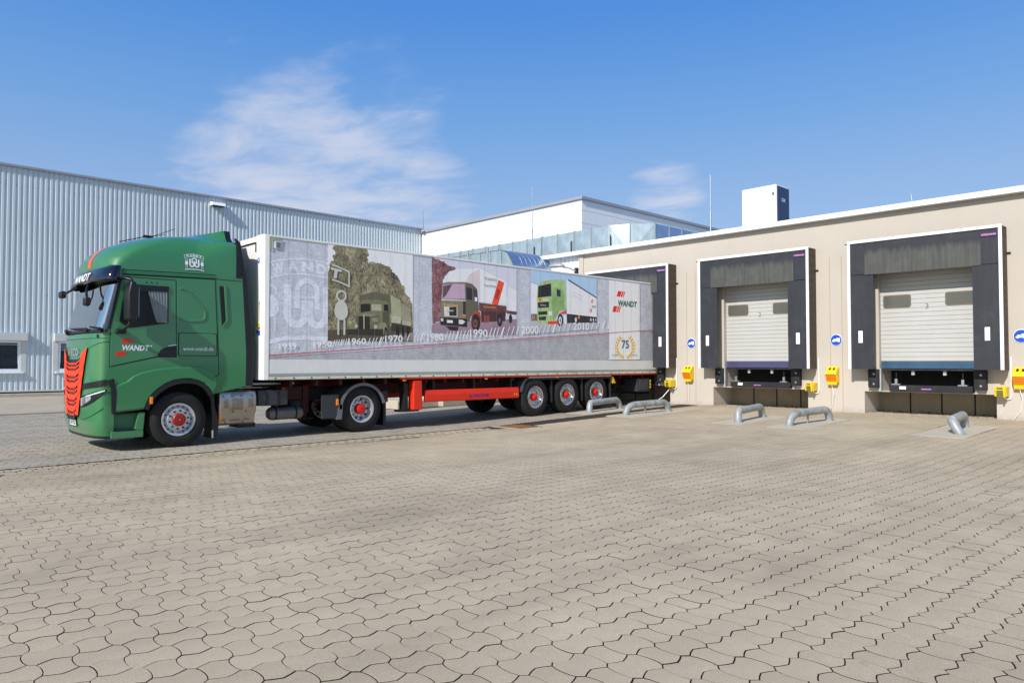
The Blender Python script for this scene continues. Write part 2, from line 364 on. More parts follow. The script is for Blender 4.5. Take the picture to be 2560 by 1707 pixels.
PP = np.c_[X, Y, Z]
o = field('paver_field', [(VA, FA, PP[f & ev & mid], T[f & ev & mid], ROT), (VB, FB, PP[f & ~ev & mid], T[f & ~ev & mid], ROT),
                      (VA2, FA2, PP[f2 & ev], T[f2 & ev], ROT), (VB2, FB2, PP[f2 & ~ev], T[f2 & ~ev], ROT), (VA4, FA4, PP[far_ & ev], T[far_ & ev], ROT), (VB4, FB4, PP[far_ & ~ev], T[far_ & ~ev], ROT)], m_pave, ground); tag(o, kind='stuff')
# narrow strip of yard between border and truck lane pads, then the greyer driving lane
X, Y, ev, fw = lattice(-2, 19.93, 12.95, 25.9, 0, (2.0, 13.06))
k = ~((Y > 18.85) & (X > 13.2)); X, Y, ev = X[k], Y[k], ev[k]
k = ~((X > 15.40) & (X < 17.80) & (Y > 13.2) & (Y < 13.85)); X, Y, ev = X[k], Y[k], ev[k]
PP = np.c_[X, Y, zg(X, Y) + np.random.normal(0, .0009, len(X))]; T = np.random.normal(0, .004, (len(X), 2)) + slope(X, Y)
o = field('lane_paver_field', [(VA3, FA3, PP[ev], T[ev], 0.), (VB3, FB3, PP[~ev], T[~ev], 0.)], m_lane, ground); tag(o, kind='stuff')
# border: two rows of small rectangular stones
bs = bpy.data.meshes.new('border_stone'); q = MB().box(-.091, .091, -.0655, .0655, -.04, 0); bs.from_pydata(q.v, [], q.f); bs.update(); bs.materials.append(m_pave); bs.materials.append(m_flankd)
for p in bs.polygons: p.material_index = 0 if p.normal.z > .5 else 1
for r, (yc, sh) in enumerate(((12.77, 0), (12.63, .1), (12.49, .03), (12.36, .13))):
    for i in range(52):
        x = .9 + i * .2 + sh
        if 11.55 < x: continue
        o = bpy.data.objects.new('border_stone', bs); COL.objects.link(o); o.parent = ground
        o.location = (x, yc, z1(x, yc) + random.gauss(.002, .0012)); o.rotation_euler = (random.gauss(0, .006), random.gauss(0, .006), random.gauss(0, .012))
bm_ = mat('paver_edge', (150, 140, 124), .9, var=.2, scale=9, bump=.3, bscale=60)
for (a0, a1, b0, b1) in PADS:
    a0 -= .08; a1 += .12; b0 -= .10; b1 += .10; mb = MB(); n = 6; q = []
    t = [(a0 + random.uniform(-.03, .03), b0 + random.uniform(-.03, .03)), ((a0 + a1) / 2, b0 + random.uniform(-.03, .03)), (a1, b0), (a1 + random.uniform(-.03, .03), b1), ((a0 + a1) / 2, b1 + random.uniform(-.03, .03)), (a0, b1)]
    vs = [(x, y, z1(x, y) + .005) for x, y in t] + [(x, y, z1(x, y) - .05) for x, y in t]
    mb.add(vs, [tuple(range(6))] + [(i, i + 6, (i + 1) % 6 + 6, (i + 1) % 6) for i in range(6)]); obj('concrete_pad', mb, m_conc, ground)
# concrete strip along the dock wall and the slab in front of the far hall
obj('wall_strip', MB().poly([(19.93, -6, .2), (21.3, -6, .2), (21.3, 17.2, .2), (19.93, 17.2, .2)]), m_conc, ground)
sl_ = MB()
for i in range(14):
    for j in range(3):
        x0 = -22 + i * 4.0; y0 = 26.02 + j * 4.2; a = random.uniform(0, .004)
        sl_.box(x0 + .006, x0 + 3.994, y0 + .006, y0 + 4.194, -.06, .002 + a)
o = obj('slab_field', sl_, m_slab, ground); tag(o, kind='stuff')
kb = MB()
obj('kerb', MB().box(-22, 28.6, 38.66, 39.0, -.05, .14), m_conc, ground, bevel=.015)
# rusty drain cover
gr = thing('drain_grate', 'rusty square drain cover sunk in the paving beside the trailer', 'drain grate', (12.03, 12.4, z1(12.03, 12.4)))
m_rust = mat('rust', (134, 88, 42), .9, var=.3, scale=14, bump=.5, bscale=60)
zz0 = z1(12.03, 12.4) + .004
fr = MB()
for a in ((11.72, 12.34, 12.07, 12.12), (11.72, 12.34, 12.68, 12.73), (11.72, 11.77, 12.12, 12.68), (12.29, 12.34, 12.12, 12.68)): fr.box(a[0], a[1], a[2], a[3], zz0 - .04, zz0 + .012)
obj('frame', fr, m_rust, gr)
for i in range(11):
    x = 11.79 + i * .045; obj('bar', MB().box(x, x + .032, 12.12, 12.68, zz0 - .03, zz0 + .008), m_rust, gr)
obj('sump', MB().box(11.77, 12.29, 12.12, 12.68, zz0 - .045, zz0 - .006), m_rust, gr)
ex = MB().poly([(11.55, 11.9, zz0 - .008), (12.5, 11.9, zz0 - .006), (12.5, 12.9, zz0 - .006), (11.55, 12.9, zz0 - .008)]); obj('mortar_bed', ex, m_conc, ground)

# ------------------------------------------------------------------ loading dock building
XW = 20.0
m_wall = mat('beige_render', (216, 208, 197), .92, var=.04, scale=1.2, bump=.25, bscale=120, dirt=(196, 182, 164), dirtamt=.25, k=.72)
tw = m_wall.node_tree; bw = tw.nodes['Principled BSDF']; sw = bw.inputs['Base Color'].links[0].from_socket
pw = nd(tw, 'ShaderNodeNewGeometry').outputs['Position']; sxw = nd(tw, 'ShaderNodeSeparateXYZ'); tw.links.new(pw, sxw.inputs[0])
nw = nd(tw, 'ShaderNodeTexNoise'); nw.inputs['Scale'].default_value = 5; nw.inputs['Detail'].default_value = 8; nw.inputs['Roughness'].default_value = .7; tw.links.new(pw, nw.inputs[0])
mpw = nd(tw, 'ShaderNodeMapping'); mpw.inputs['Scale'].default_value = (1, 6, .22); tw.links.new(pw, mpw.inputs[0])
nr = nd(tw, 'ShaderNodeTexNoise'); nr.inputs['Scale'].default_value = 1.5; nr.inputs['Detail'].default_value = 5; tw.links.new(mpw.outputs[0], nr.inputs[0])
spl = maprange(mm('ADD', sxw.outputs[2], mm('MULTIPLY', nw.outputs[0], .5, tw), tw), .62, .40, 1, .80, tw)      # splash dirt at the foot
run = maprange(nr.outputs[0], .58, .78, 1, .94, tw)                                                           # rain runs
vw = nd(tw, 'ShaderNodeVectorMath', operation='SCALE'); tw.links.new(sw, vw.inputs[0]); tw.links.new(mm('MULTIPLY', spl, run, tw), vw.inputs['Scale']); tw.links.new(vw.outputs[0], bw.inputs['Base Color'])
m_wallj = mat('joint_sealant', (176, 160, 138), .9, var=.1)
m_white = mat('white_coated_steel', (236, 238, 240), .38, var=.03, scale=2, streak=.02, spec=.5)
m_trim = mat('white_edge_trim', (236, 238, 242), .4, var=.03, scale=4, streak=.03)
m_black = mat('black_rubber', (26, 26, 28), .75, var=.35, scale=7, bump=.3, bscale=40, dirt=(84, 78, 70), dirtamt=.35)
m_dsteel = mat('dark_steel', (40, 41, 44), .55, .3, var=.3, scale=8, dirt=(96, 84, 70), dirtamt=.3)
m_dark = mat('dark_void', (16, 16, 18), .9, var=.1)
m_galv = mat('galvanised', (168, 178, 184), .38, .75, var=.14, scale=9, bump=.05, bscale=12)
m_galvm = mat('galvanised_matt', (176, 180, 182), .55, .35, var=.18, scale=7, dirt=(120, 112, 100), dirtamt=.35)
m_navyp = mat('curtain_fabric', (42, 45, 53), .62, var=.18, scale=5, bump=.25, bscale=9, streak=.18, dirt=(76, 80, 84), dirtamt=.25)
m_navyd = mat('curtain_fabric_dusty', (80, 82, 79), .75, var=.22, scale=4, bump=.35, bscale=7, streak=.30, dirt=(66, 68, 70), dirtamt=.55)
t_ = m_navyd.node_tree; b_ = t_.nodes['Principled BSDF']; src_ = b_.inputs['Base Color'].links[0].from_socket
co_ = nd(t_, 'ShaderNodeTexCoord').outputs['Object']; mp_ = nd(t_, 'ShaderNodeMapping'); mp_.inputs['Scale'].default_value = (1, 7, .6); t_.links.new(co_, mp_.inputs[0])
ns_ = nd(t_, 'ShaderNodeTexNoise'); ns_.inputs['Scale'].default_value = 1.4; ns_.inputs['Detail'].default_value = 6; t_.links.new(mp_.outputs[0], ns_.inputs[0])
sx_ = nd(t_, 'ShaderNodeSeparateXYZ'); t_.links.new(co_, sx_.inputs[0])
wash = maprange(mm('ADD', sx_.outputs[2], mm('MULTIPLY', ns_.outputs[0], .42, t_), t_), 4.50, 4.28, 0, 1, t_)      # dust left by rain, thinning upwards in streaks
mx_ = nd(t_, 'ShaderNodeMix', data_type='RGBA'); t_.links.new(wash, mx_.inputs[0]); mx_.inputs[6].default_value = (*lin((44, 48, 56)), 1); t_.links.new(src_, mx_.inputs[7]); t_.links.new(mx_.outputs[2], b_.inputs['Base Color'])
m_flank = mat('bellows_fabric', (74, 62, 48), .7, var=.2, scale=6, bump=.2, bscale=20)
m_doorp = mat('door_panel_white', (184, 184, 182), .45, var=.03, scale=3, streak=.02)
m_doorg = mat('door_panel_galvanised', (130, 150, 160), .45, .5, var=.2, scale=22)
m_blue = mat('door_seal_blue', (66, 96, 124), .28, .2, var=.15, scale=3)
m_purp = mat('door_seal_violet', (84, 84, 124), .3, .2, var=.12, scale=3)
m_glassd = mat('smoked_pane', (92, 92, 88), .16, var=.1, scale=1.5)
m_framed = mat('window_frame_brown', (104, 94, 80), .5, var=.1)
m_yel = mat('yellow_paint', (240, 200, 16), .45, var=.08, scale=12, dirt=(150, 120, 30), dirtamt=.2)
m_orgr = mat('orange_red_ribs', (220, 84, 24), .6, var=.15, scale=16)
m_signb = mat('sign_blue', (18, 78, 190), .35, var=.04)
m_signw = mat('sign_white', (240, 242, 244), .4, var=.02)
m_lbl = mat('label_navy', (36, 44, 130), .4, var=.05)
m_lblo = mat('label_orange', (238, 150, 120), .5, var=.05)
m_print2 = mat('grey_print', (110, 112, 112), .6, var=.05)
fy = lambda x: (lambda u, v: (x, -u, v))          # plane facing -X, u counted from the left as seen
wall_f = lambda u, v, d: (XW + d, -u, v)
DOCKS = [14.97, 10.41, 5.91]
bld = thing('loading_dock_building', 'beige rendered warehouse with three numbered loading docks', 'building', (20, 10, .2))
holes = []
for c in DOCKS:
    holes.append((-c - 1.14, -c + 1.12, 1.38, 3.95, .14))            # door opening
    holes.append((-c - 1.12, -c + 1.03, .80, 1.38, .9))              # leveller pit
    holes.append((-c - 1.52, -c + 1.46, .10, .78, 1.1))              # open space under the leveller
    for yj in (c - 2.1, c - 2.42): holes.append((-yj - .009, -yj + .009, .21, 4.42, .012))
holes.append((5.0, 5.018, .21, 5.4, .012))
obj('wall', holed(MB(), -17.2, 8., .05, 5.56, holes, wall_f, .3), m_wall, bld)
for c in DOCKS:
    for yj in (c - 2.1, c - 2.42): obj('expansion_joint', MB().box(20.011, 20.03, yj - .009, yj + .009, .21, 4.42), m_wallj, bld)
obj('expansion_joint', MB().box(20.011, 20.03, -5.018, -5.0, .21, 5.4), m_wallj, bld)
m_raw = mat('raw_concrete', (150, 140, 124), .95, var=.15, scale=2, bump=.3, bscale=30, streak=.1)
for c in DOCKS:
    pit = MB(); pit.poly([(21.1, c - 1.46, .1), (21.1, c + 1.52, .1), (21.1, c + 1.52, .78), (21.1, c - 1.46, .78)])
    obj('pit_back_wall', pit, m_raw, bld)
for c in DOCKS:
    for k in (-.75, 0, .75): obj('pit_wall_joint', MB().box(21.08, 21.099, c + k - .012, c + k + .012, .2, .78), m_dark, bld)
obj('end_wall', MB().poly([(20, 17.2, .05), (34, 17.2, .05), (34, 17.2, 5.56), (20, 17.2, 5.56)]), m_wall, bld)
obj('roof', MB().box(20.0, 44, -9, 17.2, 5.53, 5.56).add([(20.3, 17.2, 5.555), (40, 17.2, 5.555), (40, 31, 5.555), (20.3, 31, 5.555)], [(0, 1, 2, 3)]), m_galvm, bld)
obj('roof_fascia', MB().box(19.80, 20.0, -9, 19.3, 5.46, 5.60), m_trim, bld, bevel=.008)
obj('corner_post', MB().box(19.96, 20.06, 17.2, 17.42, .1, 5.46), m_wall, bld)
def corrug(m, a0, a1, z0, z1_, fn, pitch, depth, ft=.42, fs=.10):
    """trapezoidal sheet: flat, slope, valley, slope; fn(along, out, z)"""
    n = int((a1 - a0) / pitch) + 1; pts = []
    for i in range(n):
        b = a0 + i * pitch
        for f_, d in ((0, 0), (ft, 0), (ft + fs, -depth), (1 - fs, -depth)):
            a = b + f_ * pitch
            if a <= a1: pts.append((a, d))
    for (a, d), (b, e) in zip(pts, pts[1:]): m.poly([fn(a, d, z0), fn(b, e, z0), fn(b, e, z1_), fn(a, d, z1_)])
    return m
obj('annex_wall', corrug(MB(), 17.42, 27, .1, 5.5, lambda a, d, z: (20.06 - d, a, z), .2, .035, .6, .08), m_white, bld)
dn = {1: '2', 2: '3'}
for i, c in enumerate(DOCKS):
    xd = 20.14
    dr = obj('sectional_door', MB().box(xd + .02, xd + .06, c - 1.12, c + 1.14, 1.39, 3.95), m_dark, bld)
    for k in range(21):
        z0 = 1.575 + k * .1135
        obj('door_panel', MB().box(xd, xd + .03, c - 1.12, c + 1.14, z0 + .0025, z0 + .111), m_doorp, dr, bevel=.004, seg=1)
    obj('bottom_seal', MB().box(xd - .01, xd + .03, c - 1.12, c + 1.14, 1.385, 1.572).box(xd - .016, xd - .009, c - 1.12, c + 1.14, 1.49, 1.497), m_purp if i == 1 else m_blue, dr, bevel=.006)
    for y0 in (c + .40, c - 1.05):
        fr = MB().prism([(y, z) for y, z in ([(y0 + .06 + .06 * cos(a), 2.96 + .06 + .06 * sin(a)) for a in np.linspace(pi, 1.5 * pi, 5)] + [(y0 + .61 + .06 * cos(a), 3.02 + .06 * sin(a)) for a in np.linspace(1.5 * pi, 2 * pi, 5)] + [(y0 + .61 + .06 * cos(a), 3.23 + .06 * sin(a)) for a in np.linspace(0, .5 * pi, 5)] + [(y0 + .06 + .06 * cos(a), 3.23 + .06 * sin(a)) for a in np.linspace(.5 * pi, pi, 5)])], xd - .014, xd + .01, 'x')
        obj('door_window_frame', fr, m_framed, dr)
        obj('door_window_pane', MB().box(xd - .0165, xd - .013, y0 + .035, y0 + .635, 2.995, 3.255), m_glassd, dr)
    if i in dn: obj('door_number', text(MB(), dn[i], lambda u, v, y=c + .07: (xd - .004, y - u, 2.90 + v), .075, .13), m_print2, dr)
# ------------------------------------------------------------------ dock shelters, levellers, bumpers
names = ['around the back of the docked trailer', 'around the middle door with violet bottom seal', 'around the right door with blue bottom seal']
def ripple(y, z0, z1_, x0, x1, n=60):
    rows = []
    for i in range(n + 1):
        z = z0 + (z1_ - z0) * i / n; a = .022 * abs(sin(z * 15 + .6 * sin(z * 2.3))); rows.append([(x0 + (x1 - x0) * j / 8, y - a * sin(pi * j / 8) * (.7 + .3 * sin(j + z * 3)), z) for j in range(9)])
    return rows
for i, c in enumerate(DOCKS):
    sh = thing('dock_shelter', 'black fabric dock shelter with white frame ' + names[i], 'dock shelter', (19.5, c, .2), 'dock shelters on the beige wall')
    y0, y1, zb, zt = c - 1.73, c + 1.73, 1.37, 4.72
    fr = MB().box(19.49, 19.53, y0, y1, zt - .07, zt).box(19.49, 19.53, y0, y0 + .07, zb, zt - .07).box(19.49, 19.53, y1 - .07, y1, zb, zt - .07)
    fro = obj('front_frame', fr, m_trim, sh, bevel=.004)
    sc = MB()
    for k in range(9): sc.lathe([(.009, -.004), (.009, 0)], (19.489, y0 + .2 + k * .38, zt - .035), 8, 'x')
    for k in range(9):
        for yy in (y0 + .035, y1 - .035): sc.lathe([(.009, -.004), (.009, 0)], (19.489, yy, zb + .2 + k * .36), 8, 'x')
    obj('screws', sc, m_galvm, fro)
    def sheet(ya, yb, za, zb_, x, amp, seed):
        rr = random.Random(seed); ph = [rr.uniform(0, 6) for _ in range(4)]
        return MB().grid([[(x + amp * (sin(7 * y + ph[0]) * .5 + sin(3 * z + ph[1]) * .5 + .4 * sin(13 * y + 5 * z + ph[2])), y, z) for y in np.linspace(ya, yb, 14)] for z in np.linspace(za, zb_, 14)])
    for s, (ya, yb) in enumerate(((y1 - .07, c + 1.10), (c - 1.12, y0 + .07))):
        obj('side_curtain', sheet(ya, yb, zb, 3.90, 19.53, .006, i * 9 + s), m_navyp, sh, smooth=60)
        yy = c + 1.42 if s == 0 else c - 1.41
        obj('reflector_tag', MB().box(19.508, 19.514, yy - .052, yy + .052, 2.05, 2.36), m_signw, sh)
    obj('head_curtain', sheet(y1 - .07, y0 + .07, 3.84, zt - .07, 19.522, .004, i * 9 + 4), m_navyp, sh, smooth=60)
    obj('dusty_flap', sheet(c + 1.30, c - 1.30, 3.81, 4.47, 19.512, .006, i * 9 + 5), m_navyd, sh, smooth=60)
    if i != 0: obj('dusty_corner', sheet(c - 1.31, y0 + .08, 3.83, 4.40, 19.511, .004, i * 9 + 6), m_navyp, sh, smooth=60)
    obj('corner_flap', sheet(y1 - .08, c + 1.31, 3.83, 4.62, 19.5115, .003, i * 9 + 7), m_navyp, sh, smooth=60)
    for yy, s in ((y0 + .01, 1), (y1 - .01, -1)):
        rows = ripple(yy, zb, zt - .02, 19.53, 20.0)
        obj('bellows', MB().grid(rows), m_flank, sh, smooth=70)
    obj('roof_sheet', MB().box(19.53, 20.0, y0 + .02, y1 - .02, zt - .03, zt - .012), m_flank, sh)
    obj('stay_rod', MB().tube([(19.6, y0 - .06, zt - .08), (19.6, y0 + .06, zt - .08)], .012, 8).tube([(19.97, y0 - .07, zt - .62), (19.97, y0 + .02, zt - .62)], .02, 8).tube([(19.5, y1 + .06, zt - .07), (19.5, y1 - .02, zt - .07)], .012, 8), m_dsteel, sh)
    lb = obj('name_label', MB().box(19.505, 19.5085, y0 + .09, y0 + .43, 4.47, 4.56), m_lbl, sh)
    obj('lettering', text(MB(), 'HÖRMANN', lambda u, v, y=y0 + .405: (19.5035, y - u, 4.488 + v), .29, .055, .03), m_lblo, lb)
    # leveller
    lv = thing('dock_leveller', 'black steel dock leveller in its pit below ' + ['the docked trailer', 'the middle door with violet bottom seal', 'the right door with blue bottom seal'][i], 'dock leveller', (20, c, .8), 'dock levellers')
    obj('deck_plate', MB().box(19.97, 20.9, c - 1.0, c + 1.05, 1.335, 1.372), m_dsteel, lv, bevel=.004)
    obj('lip_beam', MB().box(19.88, 20.05, c - 1.0, c + .87, .805, .965), m_dsteel, lv, bevel=.012)
    obj('rear_wall', MB().box(20.75, 20.8, c - 1.02, c + 1.1, .8, 1.33), m_dark, lv)
    for s in (c - 1.06, c + 1.12): obj('side_plate', MB().box(19.95, 20.02, s - .035, s + .035, .78, 1.38), m_galvm, lv, bevel=.005)
    for s in (c - .78, c + .72):
        obj('support_leg', MB().box(19.93, 19.99, s - .03, s + .03, .995, 1.12).box(19.9, 20.02, s - .1, s + .1, .965, .997), m_galv, lv, bevel=.004)
        obj('guide_rod', MB().tube([(19.96, s, 1.12), (19.96, s, 1.28)], .01, 8), m_dsteel, lv)
    obj('plate_label', MB().box(19.874, 19.879, c + .47, c + .62, .86, .935), m_signw, lv)
    l2 = obj('name_label', MB().box(19.874, 19.879, c - .12, c + .13, .845, .905), m_lbl, lv)
    obj('lettering', text(MB(), 'HÖRMANN', lambda u, v, y=c + .112: (19.8725, y - u, .86 + v), .22, .032, .03), m_lblo, l2)
    for s in (c + .36, c - .36): obj('bracket', MB().box(20.05, 20.1, s - .04, s + .03, 1.22, 1.33), m_galvm, lv)
    for s, lab in ((c + 1.25, 'left'), (c - 1.16, 'right')):
        b_ = thing('dock_bumper', 'black rubber dock bumper at the %s below %s' % (lab + ' end', ['the docked trailer', 'the middle violet-sealed door', 'the right blue-sealed door'][i]), 'dock bumper', (20, s, .88), 'dock bumpers')
        obj('rubber_block', MB().box(19.86, 20.0, s - .13, s + .13, .885, 1.365), m_black, b_, bevel=.012)
        obj('front_plate', MB().box(19.84, 19.862, s - .12, s + .06, .89, 1.13), m_dsteel, b_, bevel=.008)
        for zz_ in (.98, 1.24): obj('bolt', MB().lathe([(.024, -.012), (.03, -.004), (.03, 0)], (19.855 if zz_ > 1.1 else 19.838, s - .02, zz_), 12, 'x'), m_galv, b_)
# ------------------------------------------------------------------ fittings between the docks
sp_ = ['between trailer and middle door', 'between the middle and right doors', 'at the right picture edge']
for i, ysn in enumerate((12.70, 8.15, 3.94)):
    sg = thing('truck_sign', 'round blue sign with white truck symbol ' + sp_[i], 'sign', (19.99, ysn, 2.15), 'round blue truck signs')
    rim = obj('disc', MB().lathe([(.158, .012), (.158, 0), (.15, -.002)], (19.985, ysn, 2.15), 40, 'x'), m_signw, sg, smooth=30)
    obj('blue_field', MB().lathe([(.147, .003), (.147, 0)], (19.981, ysn, 2.15), 40, 'x'), m_signb, sg)
    t_ = MB(); px = 19.979
    t_.prism([(ysn - .005, 2.135), (ysn - .105, 2.135), (ysn - .105, 2.205), (ysn - .005, 2.205)], px - .001, px + .002, 'x')
    t_.prism([(ysn + .11, 2.115), (ysn + .11, 2.15), (ysn + .095, 2.175), (ysn + .03, 2.175), (ysn + .03, 2.13), (ysn + .11, 2.13)][0:1] + [(ysn + .012, 2.115), (ysn + .012, 2.18), (ysn + .07, 2.18), (ysn + .085, 2.15), (ysn + .11, 2.14)], px - .001, px + .002, 'x')
    t_.prism([(ysn + .012, 2.115), (ysn - .105, 2.115), (ysn - .105, 2.128), (ysn + .012, 2.128)], px - .001, px + .002, 'x')
    for k in (.07, -.055, -.085): t_.lathe([(.016, -.003), (.016, .002)], (px, ysn + k, 2.11), 14, 'x')
    obj('truck_symbol', t_, m_signw, sg)
for i, yc in enumerate((12.77, 8.23, 3.95)):
    wc = thing('wheel_chock', 'yellow wheel chock with orange ribs hanging on the wall ' + sp_[i], 'wheel chock', (19.95, yc, .95), 'wheel chocks on the beige wall')
    w = .15
    obj('wedge', MB().prism([(20.0, .96), (20.0, 1.42), (19.95, 1.43), (19.78, 1.27), (19.76, 1.22), (19.86, 1.03), (19.9, .98)], yc - w, yc + w, 'y'), m_yel, wc, bevel=.015)
    for k in range(5):
        f_ = k / 5.; zc = 1.225 - .038 * k; xc = 19.755 + .02 * k
        obj('rib', MB().box(xc - .008, xc + .03, yc - w + .012, yc + w - .012, zc - .018, zc - .004), m_orgr, wc, bevel=.004)
    for k in (-.055, .055): obj('grip_hole', MB().prism([(19.845, 1.335), (19.905, 1.392), (19.902, 1.396), (19.842, 1.339)], yc + k - .025, yc + k + .025, 'y'), m_dark, wc)
    obj('holder', MB().box(19.87, 20.0, yc - w + .02, yc + w - .02, .93, .955).box(19.86, 19.875, yc - w + .02, yc + w - .02, .955, 1.0), m_yel, wc, bevel=.004)
    obj('cord', MB().tube([(19.9, yc + .03, .95), (19.93, yc - .02, .7), (19.97, yc + .03, .4), (19.96, yc + .05 + .06 * i, .215)], .006, 6), m_signw, wc)
for i, yc in enumerate((13.42, 8.80, 4.32)):
    sgl = thing('signal_light', 'yellow boxed signal light low on the wall ' + ['right beside the docked trailer', 'right of the middle dock shelter', 'right of the rightmost dock shelter'][i], 'signal light', (19.9, yc, .86), 'yellow signal lights')
    w = .12
    obj('housing', MB().prism([(20.0, .75), (20.0, .98), (19.78, .98), (19.70, .93), (19.74, .75)], yc - w, yc + w, 'y'), m_yel, sgl, bevel=.01)
    lens = obj('lens', MB().prism([(yc - .06, .76), (yc + .07, .76), (yc + .07, .965), (yc - .06, .965)], 19.708, 19.735, 'x'), mat('lens_olive', (120, 124, 60), .3, var=.2, scale=30), sgl, bevel=.006)
    for k in range(4): obj('lens_rib', MB().box(19.70, 19.709, yc - .055, yc + .065, .785 + k * .045, .80 + k * .045), mat('lens_dark', (60, 70, 40), .4), lens)
    obj('hood', MB().prism([(yc - .105, .74), (yc - .08, .74), (yc - .06, .985), (yc - .105, .985)], 19.66, 19.72, 'x'), m_yel, sgl, bevel=.004)
    obj('conduit', MB().tube([(19.975, yc - w - .05, 1.68), (19.975, yc - w - .05, .78), (19.97, yc - w - .03, .70), (19.95, yc - w + .03, .68), (19.94, yc - .02, .74)], .014, 10), m_signw, sgl, smooth=60)
obj('slack_cable', MB().tube([(19.9, 13.45, .70), (19.7, 13.6, .42), (19.3, 13.7, .22)], .012, 8), m_signw, at=(19.5, 13.6, .2), label='white cable slanting down from the wall behind the second wheel guide', cat='cable')
# ------------------------------------------------------------------ tubular wheel guides
m_pipe = mat('galvanised_pipe', (156, 162, 164), .5, .2, var=.18, scale=7, bump=.08, bscale=14, dirt=(104, 98, 88), dirtamt=.6)
m_pipew = mat('galvanised_pipe_scuffed', (156, 160, 160), .55, .2, var=.35, scale=9, bump=.12, bscale=16, dirt=(70, 70, 68), dirtamt=.75)
rails = [((15.9, 13.5), (17.47, 13.62), 0, 0, 'straight grey tube wheel guide beside the trailer rear wheels'), ((15.92, 12.2), (17.44, 11.85), 1, 1, 'scuffed grey tube wheel guide nearest the trailer, with centre prop'),
         ((15.9, 8.85), (17.43, 9.0), 0, 0, 'clean grey tube wheel guide before the middle door, without prop'), ((15.9, 7.56), (17.48, 7.31), 1, 1, 'scuffed grey tube wheel guide with centre prop, between the middle and right doors'), ((16.33, 4.42), (17.75, 4.55), 0, 0, 'grey tube wheel guide at far right, bent outward at its near end')]
for i, (p, q, prop, scuff, lab) in enumerate(rails):
    p = Vector((*p, z1(*p))); q = Vector((*q, z1(*q))); r = .088; hgt = .27
    g = thing('wheel_guide', lab, 'wheel guide', p.copy(), 'tube wheel guides in front of the docks')
    d = (q - p); d.z = 0; L = d.length; d.normalize(); nrm = Vector((d.y, -d.x, 0))
    out = .16 if i == 4 else (.03 if not scuff else 0)
    path = []; rb = .20
    lead = .30 if scuff else .0
    # near foot leans outward on the bent ones
    p0 = p + nrm * out - d * (0 if scuff else 0); z0 = p.z
    for a in np.linspace(0, 90, 9):
        if scuff: path.append(p + d * (.34 * (1 - cos(R(a)))) + Vector((0, 0, hgt * sin(R(a)))))
        else: path.append(p + nrm * out * (1 - sin(R(a))) + d * (.12 * (1 - cos(R(a)))) + Vector((0, 0, hgt * sin(R(a)))))
    path.insert(0, path[0] - Vector((0, 0, .08)))
    for a in np.linspace(90, 0, 9): path.append(q - d * (.22 * (1 - cos(R(a)))) + Vector((0, 0, hgt * sin(R(a)))))
    path.append(q - Vector((0, 0, .08)))
    obj('tube', MB().tube(path, r, 24), m_pipew if scuff else m_pipe, g, smooth=70)
    if i in (0, 2, 4): obj('plug', MB().lathe([(r * .96, -.005), (r * .96, .02)], tuple(path[9] - d * (r * .7) + Vector((0, 0, 0))), 24, 'x'), m_pipe, g, bevel=.01)
    if prop:
        c = p + d * L * .45; obj('prop', MB().box(c.x - .03, c.x + .03, c.y - .012, c.y + .012, c.z - .02, c.z + hgt - .05), m_pipew, g)
    for e in (p + nrm * out, q): obj('base_collar', MB().lathe([(r + .03, -.02), (r + .026, .012), (r, .016)], (e.x, e.y, z1(e.x, e.y) + .003), 20, 'z'), m_pipew, g)
# ------------------------------------------------------------------ litter in the pits
lit = MB()
for c in DOCKS[1:]:
    for k in range(260):
        x = 20.95 - abs(random.gauss(0, .28)); y = c + random.uniform(-1.44, 1.5); a = random.uniform(0, 6.28); s = random.uniform(.012, .04); z = .205 + random.uniform(0, .05) * max(0, (x - 20.5) * 2)
        lit.poly([(x + s * cos(a), y + s * sin(a), z + random.uniform(0, .02)), (x + s * cos(a + 2.2), y + s * sin(a + 2.2), z), (x + s * cos(a + 4), y + s * sin(a + 4), z + random.uniform(0, .025))])
    for k in range(40):
        x = 19.95 - abs(random.gauss(0, .25)); y = c + random.uniform(-1.7, 1.7); a = random.uniform(0, 6.28); s = random.uniform(.008, .022); z = z1(x, y) + .004
        lit.poly([(x + s * cos(a), y + s * sin(a), z + .006), (x + s * cos(a + 2.2), y + s * sin(a + 2.2), z), (x + s * cos(a + 4), y + s * sin(a + 4), z + .004)])
obj('leaf_litter', lit, mat('dead_leaves', (60, 48, 34), .9, var=.4, scale=40), at=(20.5, 8, .2), label='dark dead leaves blown into the pits under the dock levellers', cat='leaves', kind='stuff')
